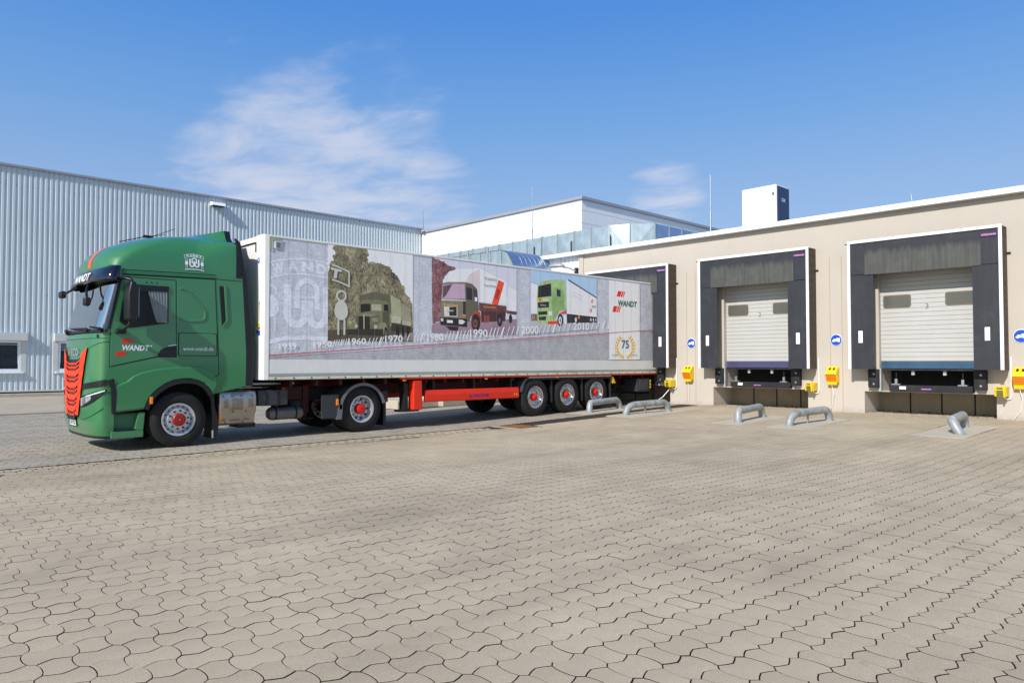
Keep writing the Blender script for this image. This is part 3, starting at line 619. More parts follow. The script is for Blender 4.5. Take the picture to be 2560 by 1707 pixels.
# ------------------------------------------------------------------ far corrugated hall on the left
m_corr = mat('corrugated_blue_grey', (206, 217, 222), .36, .05, var=.05, scale=.7, streak=.05, spec=.6)
m_lint = mat('flashing_grey', (204, 208, 206), .4, .05, var=.05, scale=2)
m_fasg = mat('fascia_grey', (160, 164, 174), .4, .2, var=.06, scale=1)
hall = thing('corrugated_hall', 'long pale blue-grey corrugated metal hall behind the truck', 'building', (10, 39, 0))
YH = 39.0
wins = [(3.6, 6.42, 1.10, 2.52), (7.86, 10.7, 1.10, 2.52), (-1.0, 2.0, 1.1, 2.52)]
ax0, ax1 = -16., 28.75
segs = sorted({ax0, ax1, *[w[0] - .14 for w in wins], *[w[1] + .14 for w in wins]})
cm = MB(); hf = lambda a, d, z: (a, YH - d, z)
def corr_x(m, a0, a1, z0, z1_):
    pitch = .207; i0 = math.floor(a0 / pitch); pts = []
    i = i0
    while i * pitch < a1 + pitch:
        for f_, d in ((0, .035), (.42, .035), (.52, 0), (.9, 0)): pts.append((i * pitch + f_ * pitch, d))
        i += 1
    def dep(x):
        for (a, d), (b, e) in zip(pts, pts[1:]):
            if a <= x <= b: return d + (e - d) * (x - a) / (b - a)
        return 0
    pp = [(a0, dep(a0))] + [p for p in pts if a0 < p[0] < a1] + [(a1, dep(a1))]
    for (a, d), (b, e) in zip(pp, pp[1:]): m.poly([hf(a, d, z0), hf(b, e, z0), hf(b, e, z1_), hf(a, d, z1_)])
corr_x(cm, ax0, ax1, 2.86, 10.36); corr_x(cm, ax0, ax1, .28, 1.02)
for a, b in zip(segs, segs[1:]):
    if not any(w[0] - .15 < (a + b) / 2 < w[1] + .15 for w in wins): corr_x(cm, a, b, 1.02, 2.86)
obj('wall', cm, m_corr, hall)
obj('roof_fascia', MB().box(ax0, 28.8, 38.86, 39.3, 10.36, 10.47), m_fasg, hall, bevel=.01)
obj('roof', MB().box(ax0, 28.8, 39.3, 60, 10.40, 10.46), m_fasg, hall)
obj('base_flashing', MB().box(ax0, 28.7, 38.93, 39.02, .21, .285), m_lint, hall)
obj('plinth', MB().box(ax0, 28.7, 39.0, 39.3, -.05, .24), mat('plinth_dark', (44, 42, 38), .9), hall)
dots = MB()
for z in (9.55, 7.6, 6.1, 4.6, 3.1, .36):
    for i in range(0, 216):
        if (z not in (9.55, .36)) and (i + int(z)) % 3: continue
        x = ax0 + i * .207 - (ax0 % .207) + .145; zz_ = z + (i % 2) * .02
        if z < 9: dots.box(x - .013, x + .013, YH - .006, YH + .004, zz_ - .013, zz_ + .013)
        else: dots.box(x - .013, x + .013, YH - .006, YH + .004, zz_ - .013, zz_ + .013)
o = obj('screw_heads', dots, mat('screw_grey', (120, 128, 136), .5, .4), hall); tag(o, kind='stuff')
m_upvc = mat('window_frame_white', (228, 234, 238), .4, var=.03)
m_pane = mat('hall_window_glass', (30, 36, 48), .06, var=.2, scale=1.2, spec=.7)
m_blind = mat('blind_slat', (150, 160, 176), .5, var=.05)
for j, (a, b, z0, z1_) in enumerate(wins):
    w = obj('window', MB().box(a, a + .09, 38.97, 39.12, z0, z1_).box(b - .09, b, 38.97, 39.12, z0, z1_).box(a + .09, b - .09, 38.97, 39.12, z0, z0 + .14).box(a + .09, b - .09, 38.97, 39.12, z1_ - .06, z1_), m_upvc, hall, bevel=.006)
    n = 3; wd = (b - a - .18) / n
    for k in range(n):
        obj('pane', MB().box(a + .09 + k * wd + .03, a + .09 + (k + 1) * wd - .03, 39.03, 39.06, z0 + .17, z1_ - .08), m_pane, w)
        if k: obj('mullion', MB().box(a + .09 + k * wd - .03, a + .09 + k * wd + .03, 38.98, 39.1, z0 + .14, z1_ - .06), m_upvc, w)
        for s in range(5 if j == 1 else 2): obj('blind_slat', MB().box(a + .09 + k * wd + .035, a + .09 + (k + 1) * wd - .035, 39.015, 39.028, z1_ - .13 - s * .075, z1_ - .09 - s * .075), m_blind, w)
    obj('lintel_box', MB().box(a - .18, b + .22, 38.74, 38.97, 2.52, 2.88), m_lint, hall, bevel=.01)
    obj('window_sill', MB().box(a - .1, b + .1, 38.84, 38.99, 1.03, 1.10), m_upvc, hall, bevel=.008)
    obj('window_surround', MB().box(a - .2, a - .004, 38.95, 39.0, 1.02, 2.6), m_lint, hall); obj('window_surround', MB().box(b + .004, b + .2, 38.95, 39.0, 1.02, 2.6), m_lint, hall)
bx = thing('wall_vent', 'small cream ventilation hood high on the corrugated hall wall', 'vent', (15.1, 38.9, 9.9))
obj('hood', MB().prism([(38.96, 10.15), (38.72, 10.10), (38.62, 9.92), (38.96, 9.92)], 14.78, 15.5, 'x'), m_trim, bx, bevel=.012)
obj('grille', MB().box(14.85, 15.43, 38.66, 38.94, 9.89, 9.922), m_dsteel, bx)
# ------------------------------------------------------------------ white panel hall behind
wh = thing('white_panel_hall', 'tall white hall of smooth metal panels behind the trailer', 'building', (28.8, 32, 0))
XH = 28.8; YB = 24.9
obj('core', MB().box(28.86, 60, 24.96, 41, 0, 10.1), m_lint, wh)
zs = [0, 2.7, 3.4, 4.1, 4.8, 5.5, 6.18, 6.86, 7.54, 8.22, 8.90, 9.58, 10.14]
ysp = [24.9, 30.2, 35.5, 40.8]; xsp = [28.8, 28.95, 34.5, 40, 45.5, 51]
for a, b in zip(zs[5:], zs[6:]):
    for c, d in zip(ysp, ysp[1:]): obj('wall_panel', MB().box(28.8, 28.86, c + .006 if c > 25 else c, d - .006, a + .008, b - .008), m_white, wh)
    for c, d in zip(xsp, xsp[1:]): obj('wall_panel', MB().box(c + (.006 if c > 28.9 else .062), d - .006, 24.9, 24.96, a + .008, b - .008), m_white, wh)
obj('roof_edge', MB().box(28.68, 28.9, 24.78, 41, 10.14, 10.30).box(28.9, 60, 24.78, 25.0, 10.14, 10.30), m_fasg, wh, bevel=.01)
obj('roof', MB().box(28.9, 60, 25, 41, 10.16, 10.22), m_fasg, wh)
# ------------------------------------------------------------------ galvanised duct on the roof
m_duct = mat('duct_zinc', (182, 198, 204), .36, .55, var=.16, scale=2.2, streak=.10)
m_ductb = mat('duct_zinc_sky_tint', (150, 172, 196), .30, .7, var=.12, scale=2)  # same zinc, with the blue sky reflection tinted into its colour
du = thing('roof_duct', 'large galvanised ventilation duct with creased panels on the dock roof', 'duct', (25, 26, 5.6))
pts = [(25.0, 33.4 - 1.03 * i) for i in range(14)] + [(25.35, 19.15), (26.1, 18.35), (27.1, 18.3), (28.1, 18.3), (29.1, 18.3), (30.1, 18.3)]
for i, (p, q) in enumerate(zip(pts, pts[1:])):
    p = Vector((*p, 0)); q = Vector((*q, 0)); d = (q - p).normalized(); n = Vector((d.y, -d.x, 0)); zt, zb = 7.58, 6.35
    if n.x > 0: n = -n
    if i > 15: n = Vector((0, -1, 0))
    c = (p + q) / 2 + n * .045; g = .012
    a0, b0 = p + d * g, q - d * g
    vs = [(a0.x, a0.y, zb), (b0.x, b0.y, zb), (b0.x, b0.y, zt), (a0.x, a0.y, zt), (c.x, c.y, (zt + zb) / 2)]
    k = -n * 1.2
    vs += [((a0 + k).x, (a0 + k).y, zt), ((b0 + k).x, (b0 + k).y, zt), ((a0 + k).x, (a0 + k).y, zb), ((b0 + k).x, (b0 + k).y, zb)]
    obj('duct_panel', MB().add(vs, [(0, 1, 4), (1, 2, 4), (2, 3, 4), (3, 0, 4), (3, 2, 6, 5), (0, 7, 8, 1), (0, 3, 5, 7), (1, 8, 6, 2), (5, 6, 8, 7)]), m_duct if i < 15 else m_ductb, du)
    s = .02
    f_ = [p + n * .03, p - n * .02]
    obj('flange', MB().add([((p + n * .035 - d * s).x, (p + n * .035 - d * s).y, zb - .02), ((p + n * .035 + d * s).x, (p + n * .035 + d * s).y, zb - .02), ((p - n * 1.2 + d * s).x, (p - n * 1.2 + d * s).y, zb - .02), ((p - n * 1.2 - d * s).x, (p - n * 1.2 - d * s).y, zb - .02),
                             ((p + n * .035 - d * s).x, (p + n * .035 - d * s).y, zt + .03), ((p + n * .035 + d * s).x, (p + n * .035 + d * s).y, zt + .03), ((p - n * 1.2 + d * s).x, (p - n * 1.2 + d * s).y, zt + .03), ((p - n * 1.2 - d * s).x, (p - n * 1.2 - d * s).y, zt + .03)],
                            [(0, 3, 2, 1), (4, 5, 6, 7), (0, 1, 5, 4), (1, 2, 6, 5), (2, 3, 7, 6), (3, 0, 4, 7)]), m_galv, du)
for y in (31.5, 29.4, 27.0, 24.6, 22.2, 19.9):
    obj('stand', MB().box(24.9, 24.94, y - .018, y + .018, 5.55, 7.15).box(24.9, 26.2, y - .03, y + .03, 6.28, 6.34), m_dsteel, du)
# ------------------------------------------------------------------ rounded canopy between trailer and hall
cn = thing('rounded_canopy', 'rounded galvanised canopy roof left of the docks, reflecting blue sky', 'canopy', (18.5, 21, 0))
prof = [(18.85, 4.2), (18.85, 4.95)] + [(19.65 - .8 * cos(R(a)), 4.95 + .75 * sin(R(a))) for a in range(10, 91, 10)] + [(26, 5.72)]
obj('shell', MB().grid([[(x, y, z) for x in np.linspace(18, 20.05, 8)] for y, z in prof]), m_ductb, cn, smooth=50)
for x in np.linspace(18.25, 20, 8)[1:-1]:
    obj('seam', MB().tube([(x, y, z + .004) for y, z in prof[1:]], .008, 6), m_galv, cn)
gable = [(y, z - .01) for y, z in prof] + [(26, 4.2)]
for k in range(24):
    ya = 18.87 + k * .3; yb = ya + .285
    def top(y): return lerp(y, [(18.85, 4.95)] + [(a, b) for a, b in prof[2:]])
    obj('gable_sheet', MB().prism([(ya, 4.2), (yb, 4.2), (yb, top(yb) - .02), (ya, top(ya) - .02)], 18.0 + .02 * (k % 2), 18.06, 'x'), m_duct, cn)
for y in (20.2, 21.35): obj('post', MB().box(17.95, 18.0, y - .025, y + .025, 4.2, 5.86), m_galvm, cn)
for y in (19.2, 25.5): obj('column', MB().box(18.05, 18.17, y, y + .12, .1, 4.4), m_galvm, cn)
pf = thing('loading_platform', 'low pale concrete platform wall seen beneath the trailer', 'platform', (16.5, 20, 0))
obj('platform', MB().box(15.0, 20.0, 19.1, 26, -.1, 1.15), m_conc, pf, bevel=.02)
obj('end_block', MB().box(13.35, 15.0, 19.35, 21.5, -.1, .30), m_conc, pf, bevel=.03)
# ------------------------------------------------------------------ roof unit, lamp and lightning rods
un = thing('ventilation_unit', 'white boxed ventilation unit with navy side panel on the flat roof', 'ventilation unit', (24, 12.4, 5.6))
obj('cabinet', MB().box(24, 24.9, 11.78, 13.1, 5.7, 7.78), m_white, un, bevel=.03)
obj('side_panel', MB().box(24.03, 24.87, 11.735, 11.776, 5.75, 7.72), mat('navy_panel', (28, 40, 84), .35, var=.06), un, bevel=.01)
obj('corner_strip', MB().box(23.985, 24.05, 11.775, 11.84, 5.72, 7.76), m_trim, un)
obj('unit_lettering', text(MB(), 'DX', lambda u, v: (24.3 + u, 11.7335, 7.2 + v), .28, .12, .02), m_signw, un)
obj('badge', MB().box(23.992, 23.999, 11.86, 11.94, 7.4, 7.52), m_print2, un)
obj('base_frame', MB().box(24, 24.9, 11.8, 13.08, 5.55, 5.7), m_galvm, un)
for i, (x, y, z0, z1_, k, lab) in enumerate([(24.2, 24.0, 5.5, 9.86, 0, 'tall thin lightning rod left of the dock roof, before the white hall'), (24.2, 14.5, 5.5, 8.64, 0, 'thin lightning rod beside the white roof unit'), (28.6, 38.6, 10.2, 11.6, 0, 'short lightning rod where the two halls meet'), (22.3, 6.85, 5.5, 6.33, .1, 'small leaning lightning rod on the roof above the right door')]):
    lr = thing('lightning_rod', lab, 'lightning rod', (x, y, z0), 'lightning rods on the roofs')
    zm = z0 + (z1_ - z0) * .55
    obj('lower_rod', MB().tube([(x, y, z0), (x, y + k * .5, zm)], .034, 8), m_galv, lr); obj('upper_rod', MB().tube([(x, y + k * .5, zm), (x, y + k, z1_)], .018, 8), m_galv, lr)
    obj('foot', MB().lathe([(.16, 0), (.15, .07), (.05, .08)], (x, y, z0), 16, 'z'), m_conc, lr)
lp = thing('wall_lamp', 'flat grey street lamp head on the white annex wall above the trailer', 'lamp', (20, 17.6, 4.8))
obj('bracket', MB().box(19.95, 20.06, 17.5, 17.62, 4.78, 5.02), m_dsteel, lp, bevel=.006)
obj('arm', MB().tube([(19.95, 17.56, 4.9), (19.7, 17.66, 5.0), (19.5, 17.8, 5.03)], .03, 10), m_galvm, lp, smooth=60)
obj('lamp_head', MB().lathe([(.02, -.02), (.12, -.015), (.16, .0), (.15, .03), (.08, .06), (.01, .07)], (0, 0, 0), 20, 'z'), m_galvm, lp, smooth=60)
hd = lp.children[-1]
for o_ in lp.children:
    if o_.name.startswith('lamp_head'):
        for v in o_.data.vertices:
            w_ = Vector(v.co) + Vector((20, 17.6, 4.8)); v.co = Vector((19.38 + w_.x * 1.25, 17.98 + w_.y * 2.3, 5.05 + w_.z * 1.9)) - Vector((20, 17.6, 4.8))
# ================================================================== tractor unit
KG = 1.0
m_green = mat('green_paint', (54, 124, 76), .42, var=.02, scale=1.5, coat=1.0, rvar=.05, spec=.5)
m_gdark = mat('green_paint_step', (50, 116, 76), .4, var=.06)
m_orange = mat('orange_plastic', (250, 66, 18), .45, var=.06, scale=8)
m_bplast = mat('black_plastic', (22, 23, 26), .42, var=.12, scale=9, bump=.06, bscale=120)
m_gap = mat('panel_gap', (8, 12, 10), .9, var=0)
m_visor = mat('visor_navy', (14, 18, 44), .12, var=.05, coat=.4)
m_lett = mat('lettering_white', (226, 232, 236), .5, var=.02)
m_redd = mat('lettering_red', (226, 40, 20), .45, var=.03)
m_chrome = mat('chrome', (200, 204, 208), .12, 1., var=.05)
m_tyre = mat('tyre', (24, 24, 24), .8, var=.2, scale=9, bump=.2, bscale=70, dirt=(60, 55, 48), dirtamt=.25)
m_rim = mat('rim_silver', (196, 200, 206), .34, .6, var=.08, scale=10)
m_rimp = mat('rim_polished', (206, 210, 214), .2, .9, var=.08, scale=10)
m_hubr = mat('hub_red', (206, 28, 16), .4, var=.12, scale=14)
m_hubf = mat('hub_red_dark', (150, 20, 12), .45, var=.15, scale=14)
m_inox = mat('silencer_steel', (176, 170, 160), .32, .85, var=.16, scale=5, bump=.08, bscale=9, dirt=(120, 98, 70), dirtamt=.5)
m_amber = mat('amber_lens', (255, 138, 16), .25, var=.08, scale=30)
m_redl = mat('tail_red', (140, 14, 12), .3)
m_chas = mat('chassis_black', (22, 22, 24), .6, .1, var=.3, scale=6, dirt=(62, 54, 46), dirtamt=.4)
m_batt = mat('battery_box_grey', (48, 52, 58), .5, var=.15, scale=5, dirt=(84, 80, 74), dirtamt=.3)
m_mud = mat('mudguard_plastic', (58, 62, 70), .5, var=.15, scale=6, dirt=(96, 94, 90), dirtamt=.35)
m_curt = mat('curtain_cloth', (196, 196, 192), .9, var=.1, scale=5)
m_cint = mat('cab_dark_backing', (10, 11, 13), .9, var=.1)  # dark sheets that stand in for the unlit cab behind the glass
m_wglass = glassmat('cab_glass', (.62, .66, .68), .0, .55)
m_wsg = glassmat('windscreen_glass', (.72, .80, .84), .10)
YC = 15.25; Y0 = 14.05
trk = thing('semi_truck', 'green tractor unit with orange grille parked in front of its trailer', 'truck', (4.8, YC, 0))
X0t = [(.2, 3.43), (.3, 3.38), (.45, 3.335), (1.2, 3.33), (1.9, 3.34), (2.08, 3.37), (2.9, 3.60), (3.06, 3.62), (3.16, 3.52), (3.24, 3.49), (3.42, 3.51), (3.54, 3.58), (3.66, 3.71), (3.76, 3.90), (3.86, 4.15), (3.94, 4.45), (4.0, 4.80), (4.04, 5.2), (4.06, 5.5)]
Bt = [(.2, .27), (1.9, .28), (2.1, .25), (2.9, .17), (3.06, .17), (3.24, .31), (3.42, .44), (3.66, .60), (3.86, .62), (4.06, .4)]
Wt = [(.2, 1.15), (.4, 1.2), (3.24, 1.2), (3.36, 1.195), (3.50, 1.175), (3.62, 1.145), (3.73, 1.09), (3.83, 1.02), (3.91, .92), (3.97, .79), (4.02, .62), (4.06, .3)]
Nt = [(.2, 2.8), (3.1, 2.8), (3.5, 2.5), (4.06, 2.2)]
XRt = [(.2, 6.07), (1.76, 6.07), (3.2, 5.98), (4.0, 5.82), (4.06, 5.80)]
def fpt(phi, z, off=0.):
    """point on the cab front at plan angle phi (-90 near side .. 90 far side) and height z"""
    x0, b, w, n = lerp(z, X0t) - off, lerp(z, Bt) + off * 0, lerp(z, Wt) + off, lerp(z, Nt)
    s, c = sin(R(phi)), max(0, cos(R(phi)))
    return (x0 + b * (1 - c ** (2 / n)), YC + math.copysign(abs(s) ** (2 / n), s) * w, z)
def phi_y(y, z):
    w, n = lerp(z, Wt), lerp(z, Nt); return math.degrees(math.asin(min(1, (abs(y) / w)) ** (n / 2))) * (1 if y > 0 else -1)
phis = [-90, -87, -83, -78, -72, -65, -57, -48, -39, -30, -21, -12, -4, 4, 12, 21, 30, 39, 48, 57, 65, 72, 78, 83, 87, 90]
def loft(zs, xr=None, cap=True):
    m = MB(); rings = []
    for z in zs:
        r = [fpt(p, z) for p in phis]; xe = xr if xr else lerp(z, XRt); w = lerp(z, Wt)
        xa = r[-1][0]
        r += [(xa + (xe - xa) * k / 4, YC + w, z) for k in (1, 2, 3, 4)] + [(xa + (xe - xa) * k / 4, YC - w, z) for k in (4, 3, 2, 1)]
        rings.append(r)
    n = len(rings[0]); vs = [p for r in rings for p in r]; fs = []
    for i in range(len(rings) - 1):
        for k in range(n): fs.append((i * n + k, (i + 1) * n + k, (i + 1) * n + (k + 1) % n, i * n + (k + 1) % n))
    if cap: fs.append(tuple((len(rings) - 1) * n + k for k in range(n)))
    fs.append(tuple(range(n - 1, -1, -1)))
    return m.add(vs, fs)
zsb = list(np.linspace(1.25, 3.06, 22)) + [3.11, 3.16, 3.2, 3.24] + list(np.linspace(3.28, 4.06, 34))
obj('cab_body', loft(zsb), m_green, trk, smooth=35, fix=True)
obj('bumper', loft(list(np.linspace(.22, 1.25, 14)), 3.70), m_green, trk, smooth=35, fix=True)
def patch(p0, p1, zl, zh, off, np_=16, nz=6, lo=None):
    """sheet following the cab front; zl, zh give the lower and upper edge along 0..1"""
    rows = []
    for j in range(nz + 1):
        row = []
        for i in range(np_ + 1):
            s = i / np_; a, b = zl(s), zh(s); z = a + (b - a) * j / nz
            pp = (p0(z) if callable(p0) else p0) * (1 - s) + (p1(z) if callable(p1) else p1) * s
            row.append(fpt(pp, z, off))
        rows.append(row)
    return MB().grid(rows)
cst = lambda v: (lambda s: v)
# lower side, arch and steps on both sides
arch = [(4.20, .70), (4.24, .82), (4.32, .95), (4.41, 1.04), (4.55, 1.14), (4.70, 1.20), (4.85, 1.225), (5.0, 1.225), (5.14, 1.19), (5.26, 1.13), (5.35, 1.03), (5.41, .93)]
for s in (-1, 1):
    ya, yb = (Y0, Y0 + .16) if s < 0 else (16.45, 16.29)
    obj('side_skirt', MB().prism([(3.66, .65)] + arch + [(5.46, .94), (6.07, 1.07), (6.07, 1.26), (3.66, 1.26)], ya, yb), m_green, trk, bevel=.01, fix=True)
    k = -1 if s < 0 else 1
    top = [(5.50, 1.10), (5.47, 1.24), (5.38, 1.36), (5.24, 1.43), (5.05, 1.462), (4.75, 1.46), (4.40, 1.425), (4.15, 1.37), (4.0, 1.30), (3.9, 1.21), (3.78, 1.16), (3.665, 1.13)]
    y_ = Y0 if s < 0 else 16.45
    obj('wheel_fender', MB().prism([(3.665, .66)] + [(x, z + .012) for x, z in arch] + top, y_ + .02 * s * -1, y_ + .035 * k), m_green, trk, bevel=.03, seg=3, fix=True)
    am = MB(); ring = []
    for x, z in arch: ring.append((x, z))
    inn = [(x + (4.82 - x) * .10, z + (.47 - z) * .10) for x, z in ring]
    obj('arch_trim', MB().prism(ring + inn[::-1], y_ + .05 * k, y_ - .2 * k), m_bplast, trk, bevel=.008, fix=True)
    obj('wheel_well', MB().prism([(4.1, .3)] + [(x, z) for x, z in inn] + [(5.5, .3), (5.5, 1.24), (4.1, 1.24)], y_ - .62 * k, y_ - .66 * k), m_chas, trk, fix=True)
    obj('step_box', MB().prism([(3.66, .20), (4.19, .20), (4.21, .64), (3.66, .62)], y_ - .10 * k, y_ - .3 * k), m_gdark, trk, bevel=.01, fix=True)
    obj('step_frame', MB().prism([(3.66, .20), (4.19, .20), (4.19, .33), (3.66, .33)], y_ - .0 * k, y_ - .14 * k).prism([(4.04, .33), (4.19, .33), (4.215, .645), (4.10, .645)], y_, y_ - .14 * k), m_green, trk, bevel=.012, fix=True)
    obj('step_tread', MB().box(3.70, 4.04, min(y_ + .005 * k, y_ - .12 * k), max(y_ + .005 * k, y_ - .12 * k), .335, .365).box(3.7, 4.04, min(y_ - .02 * k, y_ - .12 * k), max(y_ - .02 * k, y_ - .12 * k), .62, .65), m_bplast, trk, bevel=.006)
    obj('side_marker_lamp', MB().box(4.27, 4.325, min(y_ + .055 * k, y_ + .075 * k), max(y_ + .055 * k, y_ + .075 * k), .79, .92), m_amber, trk, bevel=.012)
    obj('corner_trim', MB().prism([(3.585, 1.225), (3.64, 1.13), (3.665, .64), (3.725, .64), (3.735, 1.0), (3.72, 1.12), (3.66, 1.25)], y_ + .038 * k, y_ - .02 * k), m_bplast, trk, bevel=.005, fix=True)
    # door, hatch and rear panel as raised sheets with dark gaps behind them
    def sheet(name, pts, h=.008, mt=m_green, gap=.0025, bev=.006):
        if gap:
            cxm = sum(p[0] for p in pts) / len(pts); czm = sum(p[1] for p in pts) / len(pts)
            g = []
            for x, z in pts:
                dx, dz = x - cxm, z - czm; l = math.hypot(dx, dz); g.append((x + dx / l * .017, z + dz / l * .017))
            obj(name + '_gap', MB().prism(g, y_ + gap * k, y_ - .01 * k), m_gap, trk, fix=True)
        return obj(name, MB().prism(pts, y_ + h * k, y_ - .01 * k), mt, trk, bevel=bev, fix=True)
    dr = sheet('door', [(3.625, 1.475), (4.40, 1.655), (4.735, 1.65), (4.712, 3.065), (3.80, 3.065), (3.63, 2.25)])
    obj('sleeper_panel', MB().prism([(4.765, 1.655), (5.51, 1.655), (5.435, 3.09), (4.74, 3.075)], y_ + .005 * k, y_ - .01 * k), m_green, trk, bevel=.006, fix=True)
    sheet('locker_hatch', [(4.80, 1.675), (5.46, 1.675), (5.485, 1.70), (5.475, 2.07), (5.45, 2.095), (4.80, 2.095), (4.785, 2.07), (4.785, 1.70)], .0115, gap=.0065)
    obj('lower_side_panel', MB().prism([(4.765, 1.635), (5.52, 1.635), (5.53, 1.36), (5.50, 1.29), (5.33, 1.20), (4.765, 1.26)], y_ + .004 * k, y_ - .01 * k), m_green, trk, bevel=.006, fix=True)
    # pressed recess in the sleeper wall
    obj('pressed_rib', MB().prism([(4.78, 2.34), (4.98, 2.30), (5.22, 2.325), (5.275, 2.38), (5.28, 2.52), (5.22, 2.60), (4.98, 2.88), (4.86, 2.945), (4.78, 2.95), (4.78, 2.91), (4.85, 2.905), (4.95, 2.85), (5.19, 2.57), (5.235, 2.51), (5.235, 2.41), (5.20, 2.37), (4.98, 2.345), (4.78, 2.385)], y_ + .02 * k, y_), m_green, trk, bevel=.012, seg=3, fix=True)
    obj('air_inlet', MB().prism([(5.52, 3.025), (5.60, 3.03), (5.65, 2.35), (5.58, 2.25)], y_ + .014 * k, y_), m_bplast, trk, bevel=.006, fix=True)
    for q in range(16):
        z = 2.32 + q * .043; x0 = 5.52 + (3.03 - z) * .075
        obj('inlet_slat', MB().box(x0 + .006, x0 + .066, min(y_ + .014 * k, y_ + .019 * k), max(y_ + .014 * k, y_ + .019 * k), z, z + .018), m_chas, trk)
    obj('inlet_lip', MB().prism([(5.605, 3.04), (5.655, 3.04), (5.70, 2.36), (5.60, 2.235), (5.585, 2.25), (5.655, 2.36)], y_ + .022 * k, y_), m_green, trk, bevel=.008, fix=True)
    obj('handle_recess', MB().prism([(4.40, 1.665), (4.46, 1.78), (4.55, 1.825), (4.735, 1.855), (4.737, 1.645), (4.46, 1.645)], y_ + .0105 * k, y_), m_bplast, trk, bevel=.006, fix=True)
    obj('door_handle', MB().prism([(4.57, 1.86), (4.735, 1.885), (4.735, 1.862), (4.59, 1.84)], y_ + .03 * k, y_ + .01 * k), m_chrome, trk, bevel=.004, fix=True)
    wpts = [(3.76, 2.275), (3.80, 2.62), (3.88, 2.945), (4.585, 2.945), (4.595, 2.265), (4.0, 2.165), (3.9, 2.155)]
    obj('window_seal', MB().prism(wpts, y_ + .011 * k, y_), m_bplast, trk, bevel=.006, fix=True)
    ins = [(4.17 + (x - 4.17) * .95, 2.56 + (z - 2.56) * .93) for x, z in wpts]
    obj('window_backing', MB().prism(ins, y_ + .0125 * k, y_ + .008 * k), m_cint, trk, fix=True)
    rows = []
    for j in range(13):
        f_ = j / 12; z = 2.275 + .62 * f_; row = []
        for i in range(36):
            u = i / 35; xl = 4.39 - .17 * f_ ** .8; x = xl + (4.565 - xl) * u
            row.append((x, y_ + k * (.019 + .0045 * sin(u * 2 * pi * 6.5)), z))
        rows.append(row)
    obj('window_curtain', MB().grid(rows), m_curt, trk, smooth=80)
    obj('window_glass', MB().poly([(x, y_ + .026 * k, z) for x, z in (ins if s < 0 else ins[::-1])]), m_wglass, trk)
    obj('window_rail', MB().prism([(3.9, 2.84), (4.585, 2.84), (4.585, 2.945), (3.88, 2.945)], y_ + .028 * k, y_ + .01 * k), m_bplast, trk, fix=True)
    obj('a_pillar', MB().prism([(3.585, 2.14), (3.63, 2.14), (3.72, 2.62), (3.80, 3.03), (3.74, 3.03), (3.66, 2.6)], y_ + .014 * k, y_ - .06 * k), m_bplast, trk, bevel=.01, fix=True)
    obj('drip_rail', MB().prism([(3.80, 3.19), (5.44, 3.225), (5.44, 3.165), (3.80, 3.125)], y_ + .012 * k, y_ - .01 * k), m_gdark, trk, bevel=.004, fix=True)
    obj('roof_gap', MB().prism([(3.80, 3.122), (5.44, 3.162), (5.44, 3.143), (3.80, 3.103)], y_ + .004 * k, y_ - .01 * k), m_gap, trk, fix=True)
    obj('roof_gap', MB().prism([(3.80, 3.205), (5.44, 3.24), (5.44, 3.228), (3.80, 3.193)], y_ + .004 * k, y_ - .01 * k), m_gap, trk, fix=True)
    obj('panel_line', MB().prism([(5.437, 3.16), (5.444, 3.16), (5.525, 1.70), (5.536, 1.30), (5.53, 1.30), (5.516, 1.70)], y_ + .006 * k, y_ - .01 * k).prism([(5.45, 3.158), (5.98, 3.155), (5.98, 3.147), (5.45, 3.15)], y_ + .004 * k, y_ - .01 * k).prism([(5.33, 1.19), (5.50, 1.28), (5.536, 1.33), (5.529, 1.335), (5.495, 1.288), (5.325, 1.198)], y_ + .006 * k, y_ - .01 * k), m_gap, trk, fix=True)
    for q in (3.98, 4.07, 4.16): obj('bolt_head', MB().lathe([(.014, 0), (.012, .006)], (q + .22, y_ + .012 * k - (.006 if k > 0 else 0), 2.995 + .01 * (q - 4)), 10, 'y'), m_gap, trk)
    obj('fairing_edge', MB().prism([(6.07, 1.07), (6.22, 1.07), (6.225, 1.76), (6.075, 3.2), (5.93, 3.93), (5.82, 4.0), (5.985, 3.2), (6.075, 1.76)], y_ + .004 * k, y_ - .05 * k), m_bplast, trk, bevel=.012, fix=True)
    # mirror
    mx = MB().prism([(3.80, 2.28), (3.93, 2.26), (3.97, 2.40), (3.96, 2.86), (3.90, 2.97), (3.83, 2.96), (3.79, 2.75)], y_ + .10 * k, y_ + .42 * k)
    mi = obj('mirror', mx, m_bplast, trk, bevel=.035, seg=4, smooth=50, fix=True)
    obj('mirror_glass', MB().box(3.972, 3.976, min(y_ + .14 * k, y_ + .38 * k), max(y_ + .14 * k, y_ + .38 * k), 2.34, 2.86), m_chrome, mi)
    obj('mirror_arm', MB().tube([(3.77, y_ - .02 * k, 3.02), (3.80, y_ + .12 * k, 3.04), (3.88, y_ + .26 * k, 3.0), (3.90, y_ + .26 * k, 2.93)], .028, 10), m_bplast, mi, smooth=60)
    obj('mirror_arm', MB().tube([(3.74, y_ - .01 * k, 2.12), (3.79, y_ + .14 * k, 2.12), (3.86, y_ + .24 * k, 2.2), (3.88, y_ + .25 * k, 2.3)], .03, 10), m_bplast, mi, smooth=60)
    obj('mirror_foot', MB().prism([(3.69, 2.05), (3.86, 2.05), (3.88, 2.12), (3.72, 2.14)], y_ + .07 * k, y_), m_bplast, mi, bevel=.015, fix=True)
sa = [(1.19, 3.2), (1.188, 3.3), (1.168, 3.5), (1.138, 3.62), (1.082, 3.73), (1.01, 3.83), (.90, 3.91), (.74, 3.975), (.5, 4.015), (.25, 4.03), (0, 4.035)]
